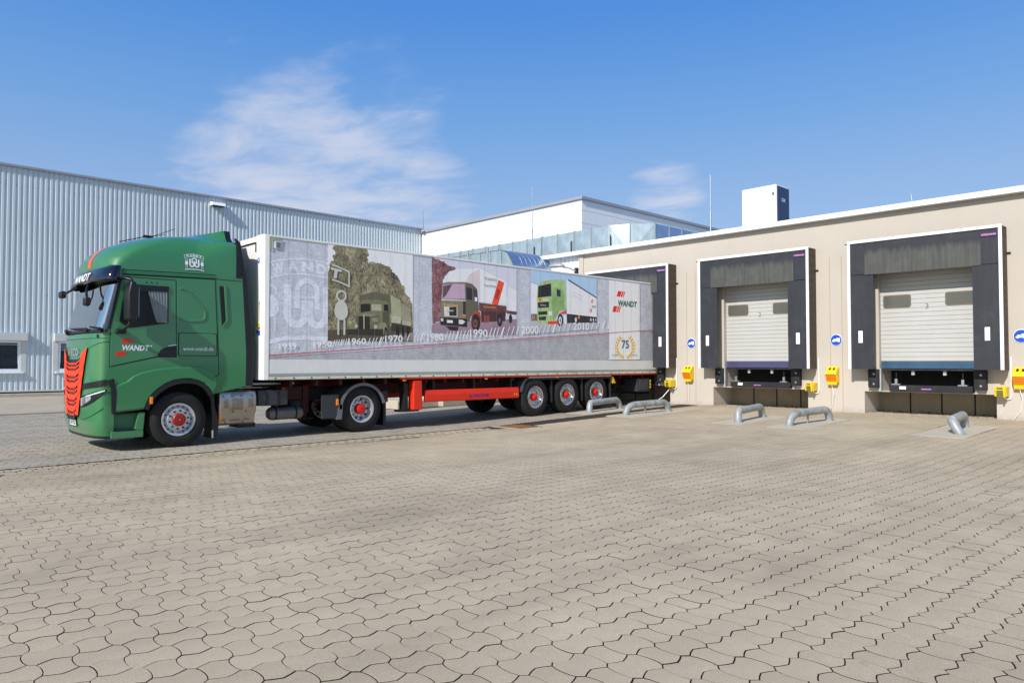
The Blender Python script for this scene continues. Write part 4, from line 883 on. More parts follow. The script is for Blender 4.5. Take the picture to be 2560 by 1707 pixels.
sb = [(1.203, 3.2), (1.203, 3.45), (1.20, 3.65), (1.185, 3.79), (1.15, 3.87), (1.07, 3.92), (.92, 3.95), (.74, 3.97), (.66, 4.05), (.57, 4.22), (0, 4.255)]
def sect(t, grow=0.):
    t2 = t * t * (3 - 2 * t); r = [(a[0] + (b[0] - a[0]) * t2 + grow, a[1] + (b[1] - a[1]) * (t2 if j < 7 else t ** 1.15)) for j, (a, b) in enumerate(zip(sa, sb))]
    return [(YC - y, z) for y, z in r] + [(YC + y, z) for y, z in r[-2::-1]]
obj('rear_spoiler', MB().grid([[(5.0 + .86 * t, y, z) for y, z in sect(t)] for t in np.linspace(0, 1, 12)]).poly([(5.86, y, z) for y, z in sect(1)]), m_green, trk, smooth=40, fix=True)
ed = [(y, z) for y, z in sect(1, .003)]
obj('spoiler_edge', MB().grid([[(5.862 + (3.2 - 3.2) - .14 * 0 + dx, y, z + .004) for y, z in ed] for dx in (-.012, .10)]).poly([(5.962, y, z + .004) for y, z in ed]), m_bplast, trk, fix=True)
# front: windscreen with what shows behind it
ws = lambda z: -86; we = lambda z: 86
obj('windscreen_backing', patch(ws, we, cst(2.11), cst(3.02), .004, 28, 8), m_cint, trk, smooth=80)  # dark sheet across the whole windscreen, painted as interior shade
cur = MB(); rows = []
for j in range(8):
    f_ = j / 7; z = 2.22 + .66 * f_; row = []
    for i in range(70):
        u = i / 69; row.append(fpt(-2 + 70 * u, z, .010 + .004 * sin(u * 2 * pi * 13)))
    rows.append(row)
obj('windscreen_curtain', MB().grid(rows), m_curt, trk, smooth=80)
obj('seat_backs', patch(-72, -44, lambda s: 2.22, lambda s: 2.80 - .12 * abs(s - .5), .009, 10, 4).add(*(lambda g: (g.v, g.f))(patch(-40, -24, cst(2.2), lambda s: 2.62 - .1 * s, .010, 8, 4))), mat('seat_cloth', (150, 168, 186), .8, var=.25, scale=4), trk, smooth=80)
obj('windscreen', patch(ws, we, cst(2.12), cst(3.02), .024, 28, 8), m_wsg, trk, smooth=80)
obj('windscreen_frame', patch(-88, 88, cst(2.075), cst(2.125), .028, 30, 1), m_bplast, trk)
wp = MB()
for a, b in ((-70, -38), (-30, 8), (20, 60)):
    wp.tube([fpt(a + (b - a) * t, 2.14 + .03 * t, .05) for t in np.linspace(0, 1, 6)], .016, 8); wp.tube([fpt(a, 2.10, .05), fpt(a + 2, 2.15, .07)], .03, 8)
obj('wiper', wp, m_bplast, trk)
obj('wiper_nozzle', patch(-62, -57, cst(1.985), cst(2.035), .012, 2, 1).add(*(lambda g: (g.v, g.f))(patch(48, 53, cst(1.985), cst(2.035), .012, 2, 1))), m_bplast, trk)
gp = MB()
for (a, b, zl, zh) in ((-86, 86, 1.965, 1.973),):
    g = patch(a, b, (lambda s, z=zl: z), (lambda s, z=zh: z), .003, 30, 1); gp.add(g.v, g.f)
g = patch(-89.5, -40, lambda s: 1.90 - .10 * s ** 2, lambda s: 1.908 - .10 * s ** 2, .003, 16, 1); gp.add(g.v, g.f)
obj('front_panel_gap', gp, m_gap, trk)
# sun visor
vz = MB(); rows = []
for j, (z, of) in enumerate(((2.985, .155), (3.0, .165), (3.10, .14), (3.20, .09), (3.265, .03))):
    rows.append([(lambda p, o=of, c=cos(R(ph * .8)): (p[0] - o * .0, p[1], p[2]))(fpt(ph, 3.08, of * (.35 + .65 * cos(R(ph)) ** .5 if abs(ph) < 90 else .35))) for ph in phis])
    rows[-1] = [(x, y, z - .035 * (abs(y - YC) / 1.2) ** 2 + .03) for x, y, _ in rows[-1]]
visor = obj('sun_visor', MB().grid(rows), m_visor, trk, smooth=60)
sm = visor.modifiers.new('thick', 'SOLIDIFY'); sm.thickness = .012
def visp(y, z, of=.012):
    ph = phi_y(y, 3.08); o = lerp(z, [(2.985, .155), (3.0, .165), (3.10, .14), (3.20, .09), (3.265, .03)]) + of
    x, yy, _ = fpt(ph, 3.08, o * (.35 + .65 * max(0, cos(R(ph))) ** .5)); return (x, yy, z - .035 * (abs(yy - YC) / 1.2) ** 2 + .03)
obj('visor_plate', MB().grid([[visp(y, z, .006) for y in np.linspace(.62, -.62, 20)] for z in np.linspace(2.995, 3.17, 5)]), mat('visor_plate_grey', (20, 22, 28), .5, var=.3, scale=60), visor, smooth=60)
obj('visor_lettering', text(MB(), 'WANDT', lambda u, v: visp(.44 - u, 3.0 + v, .030), .94, .145, .03, .1), m_lett, visor)
obj('visor_lamp', MB().grid([[visp(y, z, .010) for y in np.linspace(-.80, -1.06, 8)] for z in np.linspace(3.115, 3.155, 3)]), m_chrome, visor, smooth=60)
obj('visor_lamp', MB().grid([[visp(y, z, .010) for y in np.linspace(1.06, .80, 8)] for z in np.linspace(3.115, 3.155, 3)]), m_chrome, visor, smooth=60)
# small front mirrors on arms
fm = obj('kerb_mirror', MB().box(3.30, 3.40, 14.40, 14.58, 2.55, 2.70), m_bplast, trk, bevel=.03, seg=3)
obj('mirror_arm', MB().tube([(3.48, 14.95, 2.98), (3.42, 14.8, 2.86), (3.37, 14.6, 2.78), (3.36, 14.52, 2.68)], .022, 8), m_bplast, fm, smooth=60)
fm = obj('front_mirror', MB().box(3.26, 3.36, 16.02, 16.22, 2.78, 2.92), m_bplast, trk, bevel=.03, seg=3)
obj('mirror_arm', MB().tube([(3.44, 15.6, 2.98), (3.36, 15.75, 2.90), (3.32, 15.95, 2.86), (3.31, 16.05, 2.85)], .022, 8), m_bplast, fm, smooth=60)
# grille
hw = lambda z: lerp(z, [(.5, .30), (.58, .42), (.95, .55), (1.2, .62), (1.6, .74), (1.85, .82)])
def yp(y, z): return phi_y(y, z)
def gpatch(zl, zh, ya, yb, off, n=14, nz=3):
    """patch between lateral fractions ya..yb of the grille half width"""
    rows = []
    for j in range(nz + 1):
        row = []
        for i in range(n + 1):
            s = ya + (yb - ya) * i / n; a, b = zl(s), zh(s); z = a + (b - a) * j / nz; row.append(fpt(yp(s * hw(z), z), z, off))
        rows.append(row)
    return MB().grid(rows)
gtop = lambda s: 1.60 + .22 * max(0, (abs(s) - .45) / .55) ** 1.1
gr_ = obj('grille', gpatch(lambda s: .52 + .05 * abs(s), gtop, -1, 1, .010, 40, 24), m_bplast, trk, smooth=70)
vsh = lambda s, d=.22: d * max(0, abs(s) - .40)
zc = 1.535; i = 0
while zc > .60:
    for hgt, gap_ in ((.026, .050), (.024, .046), (.068, .0)):        # bar, slot with fins, bar, slot with fins, broad band
        if zc - hgt < .55: break
        wd = .74 if hgt < .05 else .97
        obj('grille_slat', gpatch(lambda s, z=zc, h=hgt: z + vsh(s) - h, lambda s, z=zc: z + vsh(s), -wd, wd, .030, 24, 1), m_orange, gr_, smooth=60)
        if gap_:
            for q in np.linspace(-.40, .40, 7): obj('grille_fin', gpatch(lambda s, z=zc, h=hgt, g=gap_: z + vsh(s) - h - g, lambda s, z=zc, h=hgt: z + vsh(s) - h, q - .014, q + .014, .020, 1, 1), m_orange, gr_)
        zc -= hgt + gap_
for s in (-1, 1):
    a, b = (-1.0, -.66) if s < 0 else (.66, 1.0)
    obj('grille_side', gpatch(lambda s: .56 + .04 * abs(s), lambda s: gtop(s) + .0, a, b, .026, 6, 20), m_orange, gr_, smooth=60)
    for q in range(0):
        z = .70 + q * .125; obj('grille_wing', gpatch(lambda s_, z=z: z + .10 * abs(s_) - .01, lambda s_, z=z: z + .10 * abs(s_) + .045, *((-.97, -.6) if s < 0 else (.6, .97)), .040, 6, 1), m_orange, gr_, smooth=60)
obj('grille_foot', gpatch(lambda s: .50, lambda s: .57 + .03 * abs(s), -.8, .8, .034, 12, 1), m_bplast, gr_)
obj('badge_lettering', text(MB(), 'IVECO', lambda u, v: fpt(yp(.36 - u, 1.7 + v), 1.665 + v, .02), .72, .135, .02), m_rim, trk)
obj('number_plate', MB().grid([[fpt(yp(y, .4), z, .022) for y in np.linspace(.26, -.26, 8)] for z in (.395, .505)]), m_lett, trk)
npz = trk.children[-1]
pl = [c for c in trk.children if c.name.startswith('number_plate')][0]
obj('plate_band', MB().grid([[fpt(yp(y, .4), z, .024) for y in (.26, .215)] for z in (.395, .505)]), m_signb, pl)
obj('plate_lettering', text(MB(), 'BS W 735', lambda u, v: fpt(yp(.185 - u, .4), .413 + v, .025), .42, .075, .01), m_gap, pl)
obj('plate_holder', MB().grid([[fpt(yp(y, .4), z, .018) for y in np.linspace(.29, -.29, 8)] for z in (.375, .525)]), m_bplast, trk)
obj('bumper_lip', patch(-88, 88, lambda s: .20, lambda s: .245 + .0 * s, .008, 30, 1), m_bplast, trk)
# head lamps with trim swooping to the corner
for s in (-1, 1):
    pa = (lambda z: yp(-.56, z)) if s < 0 else (lambda z: yp(.56, z)); pb = -89.5 if s < 0 else 89.5
    obj('lamp_trim', patch(pa, pb, lambda t: 1.055 + .09 * t ** .8, lambda t: 1.145 + .10 * t ** .7, .014, 16, 2), m_bplast, trk, smooth=60)
    hl = obj('head_lamp', patch(pa, pb, lambda t: .74 + .30 * t ** 1.25, lambda t: .93 + .15 * t ** .75, .014, 18, 5), m_bplast, trk, smooth=60)
    obj('lamp_lens', patch(pa, (lambda z: yp(s * .98, z)), lambda t: .765 + .13 * t ** 1.1, lambda t: .905 + .085 * t, .018, 12, 4), mat('lamp_lens', (176, 182, 190), .12, .4, var=.5, scale=22), hl, smooth=60)
    obj('lamp_ring', patch((lambda z: yp(s * .66, z)), (lambda z: yp(s * .78, z)), lambda t: .80 + .02 * t, lambda t: .90 + .03 * t, .022, 6, 2), m_chrome, hl)
    obj('daylight_strip', patch((lambda z: yp(s * .80, z)), s * 87, lambda t: .94 + .10 * t, lambda t: .955 + .11 * t, .022, 10, 1), m_lett, hl)
    obj('bumper_crease', patch((lambda z: yp(s * .5, z)), s * 80, lambda t: .52 + .22 * t ** 1.3, lambda t: .535 + .235 * t ** 1.3, .012, 16, 1), m_green, trk, smooth=60)
# roof stripe and aerial
obj('roof_stripe', MB().grid([[fpt(yp(y + (z - 3.3) * .02, z), z, .004) for y in (-.20, -.37)] for z in np.linspace(3.27, 3.72, 16)]), m_redd if 0 else mat('stripe_orange', (238, 96, 62), .4, var=.04), trk, smooth=60)
obj('aerial', MB().tube([(4.0, 15.0, 3.83), (4.45, 15.0, 3.98), (4.55, 15.0, 4.0)], .01, 6).box(4.42, 4.6, 14.98, 15.02, 3.96, 4.01).tube([(4.58, 15.0, 4.0), (5.0, 15.0, 4.2)], .006, 6).tube([(4.58, 15.03, 4.0), (4.82, 15.03, 4.07)], .006, 6), m_bplast, trk)
# side lettering
sy = Y0 - .0095
def side(x0, z0, y=sy): return lambda u, v: (x0 + u, y, z0 + v)
def para(m, pts, y): return m.poly([(x, y, z) for x, z in pts])
lg = MB()
for (x, z, h) in ((3.80, 1.885, .085), (3.70, 1.655, .085)):
    for dx, w in ((0, .085), (.10, .040), (.153, .016)): lg.poly([(x + dx - .0, sy - .001, z), (x + dx + w, sy - .001, z), (x + dx + w + .028, sy - .001, z + h), (x + dx + .028, sy - .001, z + h)])
obj('logo_bars', lg, m_redd, trk)
obj('logo_lettering', text(MB(), 'WANDT', side(3.815, 1.755), .455, .10, .035, .2), m_lett, trk)
obj('logo_mark', MB().poly([(4.30 + .012 * cos(a), sy, 1.845 + .012 * sin(a)) for a in np.linspace(0, 6, 10)]), m_lett, trk)
obj('web_lettering', text(MB(), 'www.wandt.de', side(4.855, 1.765, Y0 - .0145), .565, .075, .012), m_lett, trk)
def emblem(fn, w, h, k=1.0):
    """two figures holding a W A monogram under a banner; fn(u, v) places unit coordinates"""
    m = MB(); cnt = [0]
    def F(pts):
        cnt[0] += 1; m.poly([(lambda q: (q[0], q[1] - cnt[0] * 2e-5, q[2]))(fn(x * w, y * h)) for x, y in pts])
    tp = lambda x: .86 + .10 * (1 - 4 * x * x); xs_ = np.linspace(-.5, .5, 15)
    for dz, th in ((.0, .018), (-.17, .018)):
        for q in stroke([(x, tp(x) + dz) for x in xs_], th): F(q)
    for x in (-.5, .5):
        for q in stroke([(x * .99, tp(x) - .178), (x * .99, tp(x) + .008)], .018): F(q)
    for i, ch in enumerate('WANDT'):
        x = -.385 + i * .165; v, f = text2d(ch, .05); a = -x * .55
        pv = []
        for a_, b_ in v:
            px, py = (a_ - .5) * .13, (b_ - .5) * .115; pv.append(fn((x + .055 + px * cos(a) - py * sin(a)) * w, (tp(x + .055) - .085 + px * sin(a) + py * cos(a)) * h))
        m.add(pv, f)
    for sx in (-1, 1):
        for q in stroke([(sx * .225, .66), (sx * .225, .36)] + [(sx * .125 - sx * .10 * cos(R(a)) * -1 * 1, .34 - .12 * sin(R(a))) for a in range(0, 181, 20)] + [(sx * .025, .36), (sx * .025, .5)], .085): F(q)
    for q in stroke([(-.115, .40), (-.115, .60)] + [(-.115 * cos(R(a)), .60 + .12 * sin(R(a))) for a in range(0, 181, 20)] + [(.115, .60), (.115, .40)], .06): F(q)
    for q in stroke([(-.08, .53), (.08, .53)], .035): F(q)
    for sx in (-1, 1):
        for q in stroke([(sx * .40 + .055 * cos(R(a)), .575 + .058 * sin(R(a))) for a in range(0, 361, 24)], .022): F(q)
        F([(sx * .40 + .085 * cos(R(a)), .39 + (.135 if a < 180 else .10) * sin(R(a))) for a in range(0, 360, 24)])
        for dx in (-.035, .04):
            for q in stroke([(sx * .40 + dx, .30), (sx * .40 + dx, .12)], .022): F(q)
    for q in stroke([(-.49, .02), (-.25, .065), (0, .075), (.25, .065), (.49, .02)], .05): F(q)
    return m
def roofside(u, v):
    z = 3.285 + v; w = lerp(z, Wt); return (5.05 + u, YC - w - .006, z)
obj('emblem', emblem(roofside, .36, .33), m_lett, trk)
# ------------------------------------------------------------------ wheels
def tyre_prof(Ro, Ri, w):
    h = w / 2
    return [(Ri, -h * .80), (Ri + .02, -h * .92), (Ri + .06, -h * 1.0), ((Ro + Ri) / 2 + .03, -h * 1.02), (Ro - .07, -h * .96), (Ro - .03, -h * .90), (Ro - .008, -h * .82),
            (Ro, -h * .72), (Ro, -h * .50), (Ro - .013, -h * .48), (Ro - .013, -h * .42), (Ro, -h * .40), (Ro, -.02), (Ro - .013, -.015), (Ro - .013, .015), (Ro, .02),
            (Ro, h * .40), (Ro - .013, h * .42), (Ro - .013, h * .48), (Ro, h * .5), (Ro, h * .72), (Ro - .02, h * .86), (Ro - .07, h * .96), (Ri + .06, h), (Ri, h * .8)]
def wheel(parent, x, y, z, Ro, w, style, s=-1):
    """s=-1: outer face towards -Y"""
    fl = (lambda p: [(r, a * -s) for r, a in p])
    t = obj('wheel', MB().lathe(fl(tyre_prof(Ro, .285, w)), (x, y, z), 56, 'y', False), m_tyre, parent, smooth=35, fix=True)
    h = w / 2
    if style == 'steer': rp = [(.285, -h * .86), (.305, -h * .98), (.30, -h * 1.0), (.272, -h * .97), (.262, -h * .80), (.25, -h * .62), (.225, -h * .72), (.205, -h * .92), (.20, -h * 1.0), (.10, -h * 1.02), (.06, -h)]
    elif style == 'drive': rp = [(.285, -h * .86), (.305, -h * .98), (.30, -h * 1.0), (.272, -h * .97), (.262, -h * .6), (.25, -h * .2), (.235, h * .08), (.20, h * .15), (.16, h * .0), (.10, h * .0), (.06, h * .0)]
    else: rp = [(.285, -h * .86), (.305, -h * .96), (.30, -h * .98), (.275, -h * .95), (.262, -h * .72), (.245, -h * .50), (.22, -h * .42), (.19, -h * .50), (.15, -h * .52), (.06, -h * .5)]
    mt = m_rimp if style == 'trailer' else m_rim
    obj('rim', MB().lathe(fl(rp), (x, y, z), 48, 'y', False), mt, t, smooth=40, fix=True)
    yd = {'steer': -h * 1.0, 'drive': h * .0, 'trailer': -h * .5}[style]
    if style == 'steer': hp = [(.118, yd + .02), (.118, yd - .035), (.105, yd - .05), (.05, yd - .055), (.01, yd - .055)]
    elif style == 'drive': hp = [(.12, yd + .02), (.115, yd - .10), (.10, yd - .14), (.05, yd - .15), (.01, yd - .15)]
    else: hp = [(.11, yd + .02), (.105, yd - .05), (.075, yd - .06), (.068, yd - .10), (.05, yd - .112), (.01, yd - .112)]
    obj('hub', MB().lathe(fl(hp), (x, y, z), 24, 'y', False), m_hubf if style == 'steer' else m_hubr, t, smooth=40, fix=True)
    rn = .168
    for k in range(10):
        a = 2 * pi * (k + .3) / 10; cxn, czn = x + rn * cos(a), z + rn * sin(a)
        obj('wheel_nut', MB().lathe(fl([(.021, yd + .01), (.021, yd - .022), (.013, yd - .036), (.002, yd - .037)]), (cxn, y, czn), 6, 'y', False), m_bplast if style == 'steer' else m_rimp, t)
    if style != 'trailer':
        hh = MB()
        for k in range(16 if style == 'steer' else 10):
            a = 2 * pi * k / (16 if style == 'steer' else 10); rr_ = .243 if style == 'steer' else .215; rs = .013 if style == 'steer' else .024
            hh.lathe(fl([(rs, (-h * .655 if style == 'steer' else h * .09) - .012), (.001, (-h * .655 if style == 'steer' else h * .09) - .0125)]), (x + rr_ * cos(a), y, z + rr_ * sin(a)), 10, 'y', False)
        obj('hand_holes', hh, m_gap, t)
    return t
zf = z1(4.8, 14.2)
wheel(trk, 4.8, 14.05 + .16, zf + .515, .515, .315, 'steer', -1); wheel(trk, 4.8, 16.45 - .16, zf + .515, .515, .315, 'steer', 1)
zd = z1(8.75, 14.2)
wheel(trk, 8.75, 14.05 + .16, zd + .515, .515, .30, 'drive', -1); wheel(trk, 8.75, 14.55, zd + .515, .515, .30, 'drive', 1)
wheel(trk, 8.75, 16.45 - .16, zd + .515, .515, .30, 'drive', 1); wheel(trk, 8.75, 15.95, zd + .515, .515, .30, 'drive', -1)
# ------------------------------------------------------------------ chassis behind the cab
obj('frame_rail', MB().box(4.0, 9.9, 14.85, 14.93, .70, .98), m_chas, trk, bevel=.01); obj('frame_rail', MB().box(4.0, 9.9, 15.57, 15.65, .70, .98), m_chas, trk, bevel=.01)
obj('engine_block', MB().box(3.9, 5.9, 14.8, 15.7, .45, 1.3), m_chas, trk)
obj('front_axle', MB().tube([(4.8, 14.3, zf + .5), (4.8, 16.2, zf + .5)], .07, 10), m_chas, trk); obj('rear_axle', MB().tube([(8.75, 14.4, zd + .5), (8.75, 16.1, zd + .5)], .12, 12).lathe([(.05, -.2), (.24, -.1), (.27, 0), (.24, .1), (.05, .2)], (8.75, 15.25, zd + .5), 16, 'x'), m_chas, trk, smooth=50)
obj('mud_flap', MB().box(5.43, 5.46, 14.07, 14.5, .08, .95), m_bplast, trk); obj('mud_flap', MB().box(5.43, 5.46, 16.0, 16.42, .08, .95), m_bplast, trk); obj('flap_clip', MB().box(5.42, 5.445, 14.06, 14.075, .09, .24), m_galvm, trk)
obj('splash_guard', MB().prism([(5.36, .95), (5.42, .92), (5.56, .35), (5.52, .12), (5.44, .12), (5.44, .7)], 14.08, 14.5), m_bplast, trk, fix=True)
# ribbed exhaust silencer with perforated heat shield
prf = [(14.10, .98), (14.06, .90), (14.05, .72), (14.07, .56), (14.13, .48), (14.14, .36), (14.2, .31), (14.75, .31), (14.8, .40), (14.8, .92), (14.75, 1.0)]
sil = obj('silencer', MB().prism(prf, 5.56, 6.30, 'x'), m_inox, trk, bevel=.03, seg=3, smooth=45, fix=True)
sl_h = MB()
def sil_y(z): return lerp(z, [(.31, 14.17), (.36, 14.13), (.48, 14.125), (.56, 14.066), (.72, 14.046), (.90, 14.056), (.98, 14.09)])
for (xa, xb, za, zb, dx, dz) in ((5.64, 5.72, .66, .82, .028, .022), (5.80, 6.02, .62, .83, .028, .022), (6.12, 6.22, .66, .83, .028, .022), (5.78, 6.04, .905, .945, .045, .022), (5.62, 5.70, .40, .43, .03, .02), (5.78, 5.98, .39, .43, .03, .02), (5.80, 6.0, .335, .35, .03, .02), (6.06, 6.16, .40, .44, .03, .02)):
    nx_, nz_ = int((xb - xa) / dx) + 1, int((zb - za) / dz) + 1
    for a in range(nx_):
        for b in range(nz_):
            x = xa + a * dx + (b % 2) * dx / 2; z = za + b * dz; y = sil_y(z) - .002; sl_h.poly([(x, y, z), (x + dx * .62, y, z), (x + dx * .62, sil_y(z + .009) - .002, z + .009), (x, sil_y(z + .009) - .002, z + .009)])
o = obj('perforations', sl_h, m_gap, sil); tag(o, kind='stuff')
for (x, z) in ((5.63, .88), (5.80, .885), (5.98, .885), (6.2, .885), (5.82, .58), (6.08, .58), (5.7, .36), (6.05, .36)): obj('bolt', MB().lathe([(.013, -.01), (.013, 0)], (x, sil_y(z), z), 8, 'y'), m_bplast, sil)
obj('marker_lamp', MB().box(5.565, 5.615, 14.10, 14.125, .40, .53), m_amber, trk, bevel=.008)
obj('step_bracket', MB().box(6.0, 6.35, 14.2, 14.7, .24, .33), m_chas, trk, bevel=.02)
obj('battery_box', MB().box(6.36, 7.0, 14.12, 14.8, .66, .98), m_batt, trk, bevel=.02)
for x in (6.52, 6.78): obj('box_strap', MB().box(x, x + .03, 14.108, 14.122, .66, .95), m_chas, trk)
obj('air_tank', MB().lathe([(.02, -.40), (.09, -.39), (.13, -.34), (.135, -.3), (.135, .3), (.13, .34), (.09, .39), (.02, .40)], (7.05, 14.35, .48), 28, 'x'), mat('air_tank_grey', (110, 106, 102), .4, .5, var=.15, scale=6), trk, smooth=50)
for x in (6.8, 7.25): obj('tank_strap', MB().lathe([(.139, -.02), (.139, .02)], (x, 14.35, .48), 28, 'x', False), m_chas, trk)
obj('catwalk', MB().box(6.1, 7.3, 14.45, 16.05, 1.08, 1.12), m_galv, trk)
obj('hose_stand', MB().tube([(6.9, 14.6, 1.1), (6.95, 14.62, 1.22), (7.1, 14.7, 1.26), (7.2, 14.9, 1.24)], .025, 8).tube([(6.85, 14.7, 1.1), (7.0, 14.72, 1.2), (7.25, 14.8, 1.22)], .02, 8), m_galv, trk, smooth=60)
obj('fifth_wheel', MB().prism([(8.0, 15.25), (8.3, 14.75), (9.1, 14.75), (9.3, 14.95), (9.0, 15.2), (9.0, 15.3), (9.3, 15.55), (9.1, 15.75), (8.3, 15.75)], 1.10, 1.165, 'z'), m_chas, trk, fix=True)
for s in (-1, 1):
    ya, yb = (14.03, 14.72) if s < 0 else (15.78, 16.47)
    q = [(8.75 + .60 * cos(R(a)), zd + .515 + .585 * sin(R(a))) for a in np.linspace(178, 12, 26)]; q2 = [(8.75 + .572 * cos(R(a)), zd + .515 + .557 * sin(R(a))) for a in np.linspace(12, 178, 26)]
    q = [(8.145, .30)] + q; q2 = q2 + [(8.175, .30)]
    mg = obj('mudguard', MB().prism(q + q2, ya, yb), m_mud, trk, smooth=40, fix=True)
    ye = ya if s < 0 else yb
    obj('mudguard_lip', MB().prism([(8.75 + (r_) * cos(R(a)), zd + .515 + (r_ - .015) * sin(R(a))) for r_, aa in ((.60, np.linspace(178, 12, 26)), (.535, np.linspace(12, 178, 26))) for a in aa], ye - .012, ye + .012).prism([(8.08, .30), (8.21, .30), (8.24, .62), (8.14, .62)], ye - .012, ye + .012), mat('mudguard_edge', (104, 108, 114), .45, var=.12, scale=8), mg, fix=True)
    obj('side_valance', MB().box(7.72, 8.14, min(ye, ye - .02 * s), max(ye, ye - .02 * s), .33, .85), m_batt, mg, bevel=.02)
    obj('marker_lamp', MB().box(8.06, 8.125, min(ye + s * .012, ye + s * .03), max(ye + s * .012, ye + s * .03), .61, .75), m_amber, mg, bevel=.01)
    obj('rear_flap', MB().box(9.33, 9.36, ya, yb, .10, .72), m_bplast, mg)
obj('tail_lamp', MB().box(9.45, 9.53, 14.2, 14.6, .62, .80), m_redl, trk, bevel=.01); obj('tail_lamp', MB().box(9.45, 9.53, 15.9, 16.3, .62, .80), m_redl, trk, bevel=.01); obj('tail_bracket', MB().box(9.3, 9.46, 14.1, 16.4, .72, .90), m_bplast, trk, bevel=.02)
PAL=[((146,147,151),2),((199,207,206),0),((104,98,76),1),((74,66,52),0),((120,116,108),0),((84,81,62),0),((142,142,114),0),((130,130,104),0),((158,157,132),0),((150,148,124),0),((50,46,36),0),((104,101,78),0),((72,69,53),0),((34,32,25),0),((148,146,122),0),((26,24,19),0),((92,89,69),0),((118,115,92),0),((36,34,27),0),((176,172,150),0),((150,147,122),0),((112,108,86),0),((116,112,90),0),((44,41,33),0),((158,154,132),0),((30,28,22),0),((92,88,70),0),((28,26,20),0),((182,181,190),0),((104,70,72),1),((132,112,124),0),((226,223,229),0),((186,173,173),0),((217,211,214),0),((203,194,201),0),((203,68,45),0),((160,40,28),0),((88,55,50),0),((164,88,48),0),((84,58,56),0),((62,42,44),0),((110,105,90),0),((86,82,70),0),((166,140,158),0),((84,62,68),0),((196,192,188),0),((40,38,40),0),((58,54,54),0),((214,210,208),0),((190,186,180),0),((38,36,36),0),((46,42,40),0),((212,120,40),0),((34,32,32),0),((38,35,35),0),((214,212,206),0),((176,174,172),0),((190,188,186),0),((146,60,48),0),((36,32,33),0),((118,66,54),0),((60,44,42),0),((122,58,50),0),((38,33,35),0),((104,84,84),0),((40,36,38),0),((150,174,208),0),((226,231,240),0),((96,112,160),0),((118,104,92),1),((158,158,164),0),((216,219,229),0),((66,66,84),0),((44,41,44),0),((142,168,112),0),((118,146,92),0),((32,33,38),0),((42,46,60),0),((128,152,100),0),((38,38,40),0),((42,44,40),0),((224,94,52),0),((232,96,52),0),((206,210,204),0),((206,52,36),0),((226,229,232),0),((30,30,32),0),((186,188,192),0),((90,90,94),0),((176,178,182),0),((214,140,40),0),((204,48,40),0),((180,184,196),0),((214,220,230),0),((206,32,22),0),((222,158,48),0),((160,34,44),0),((206,210,214),0),((122,134,110),0)]
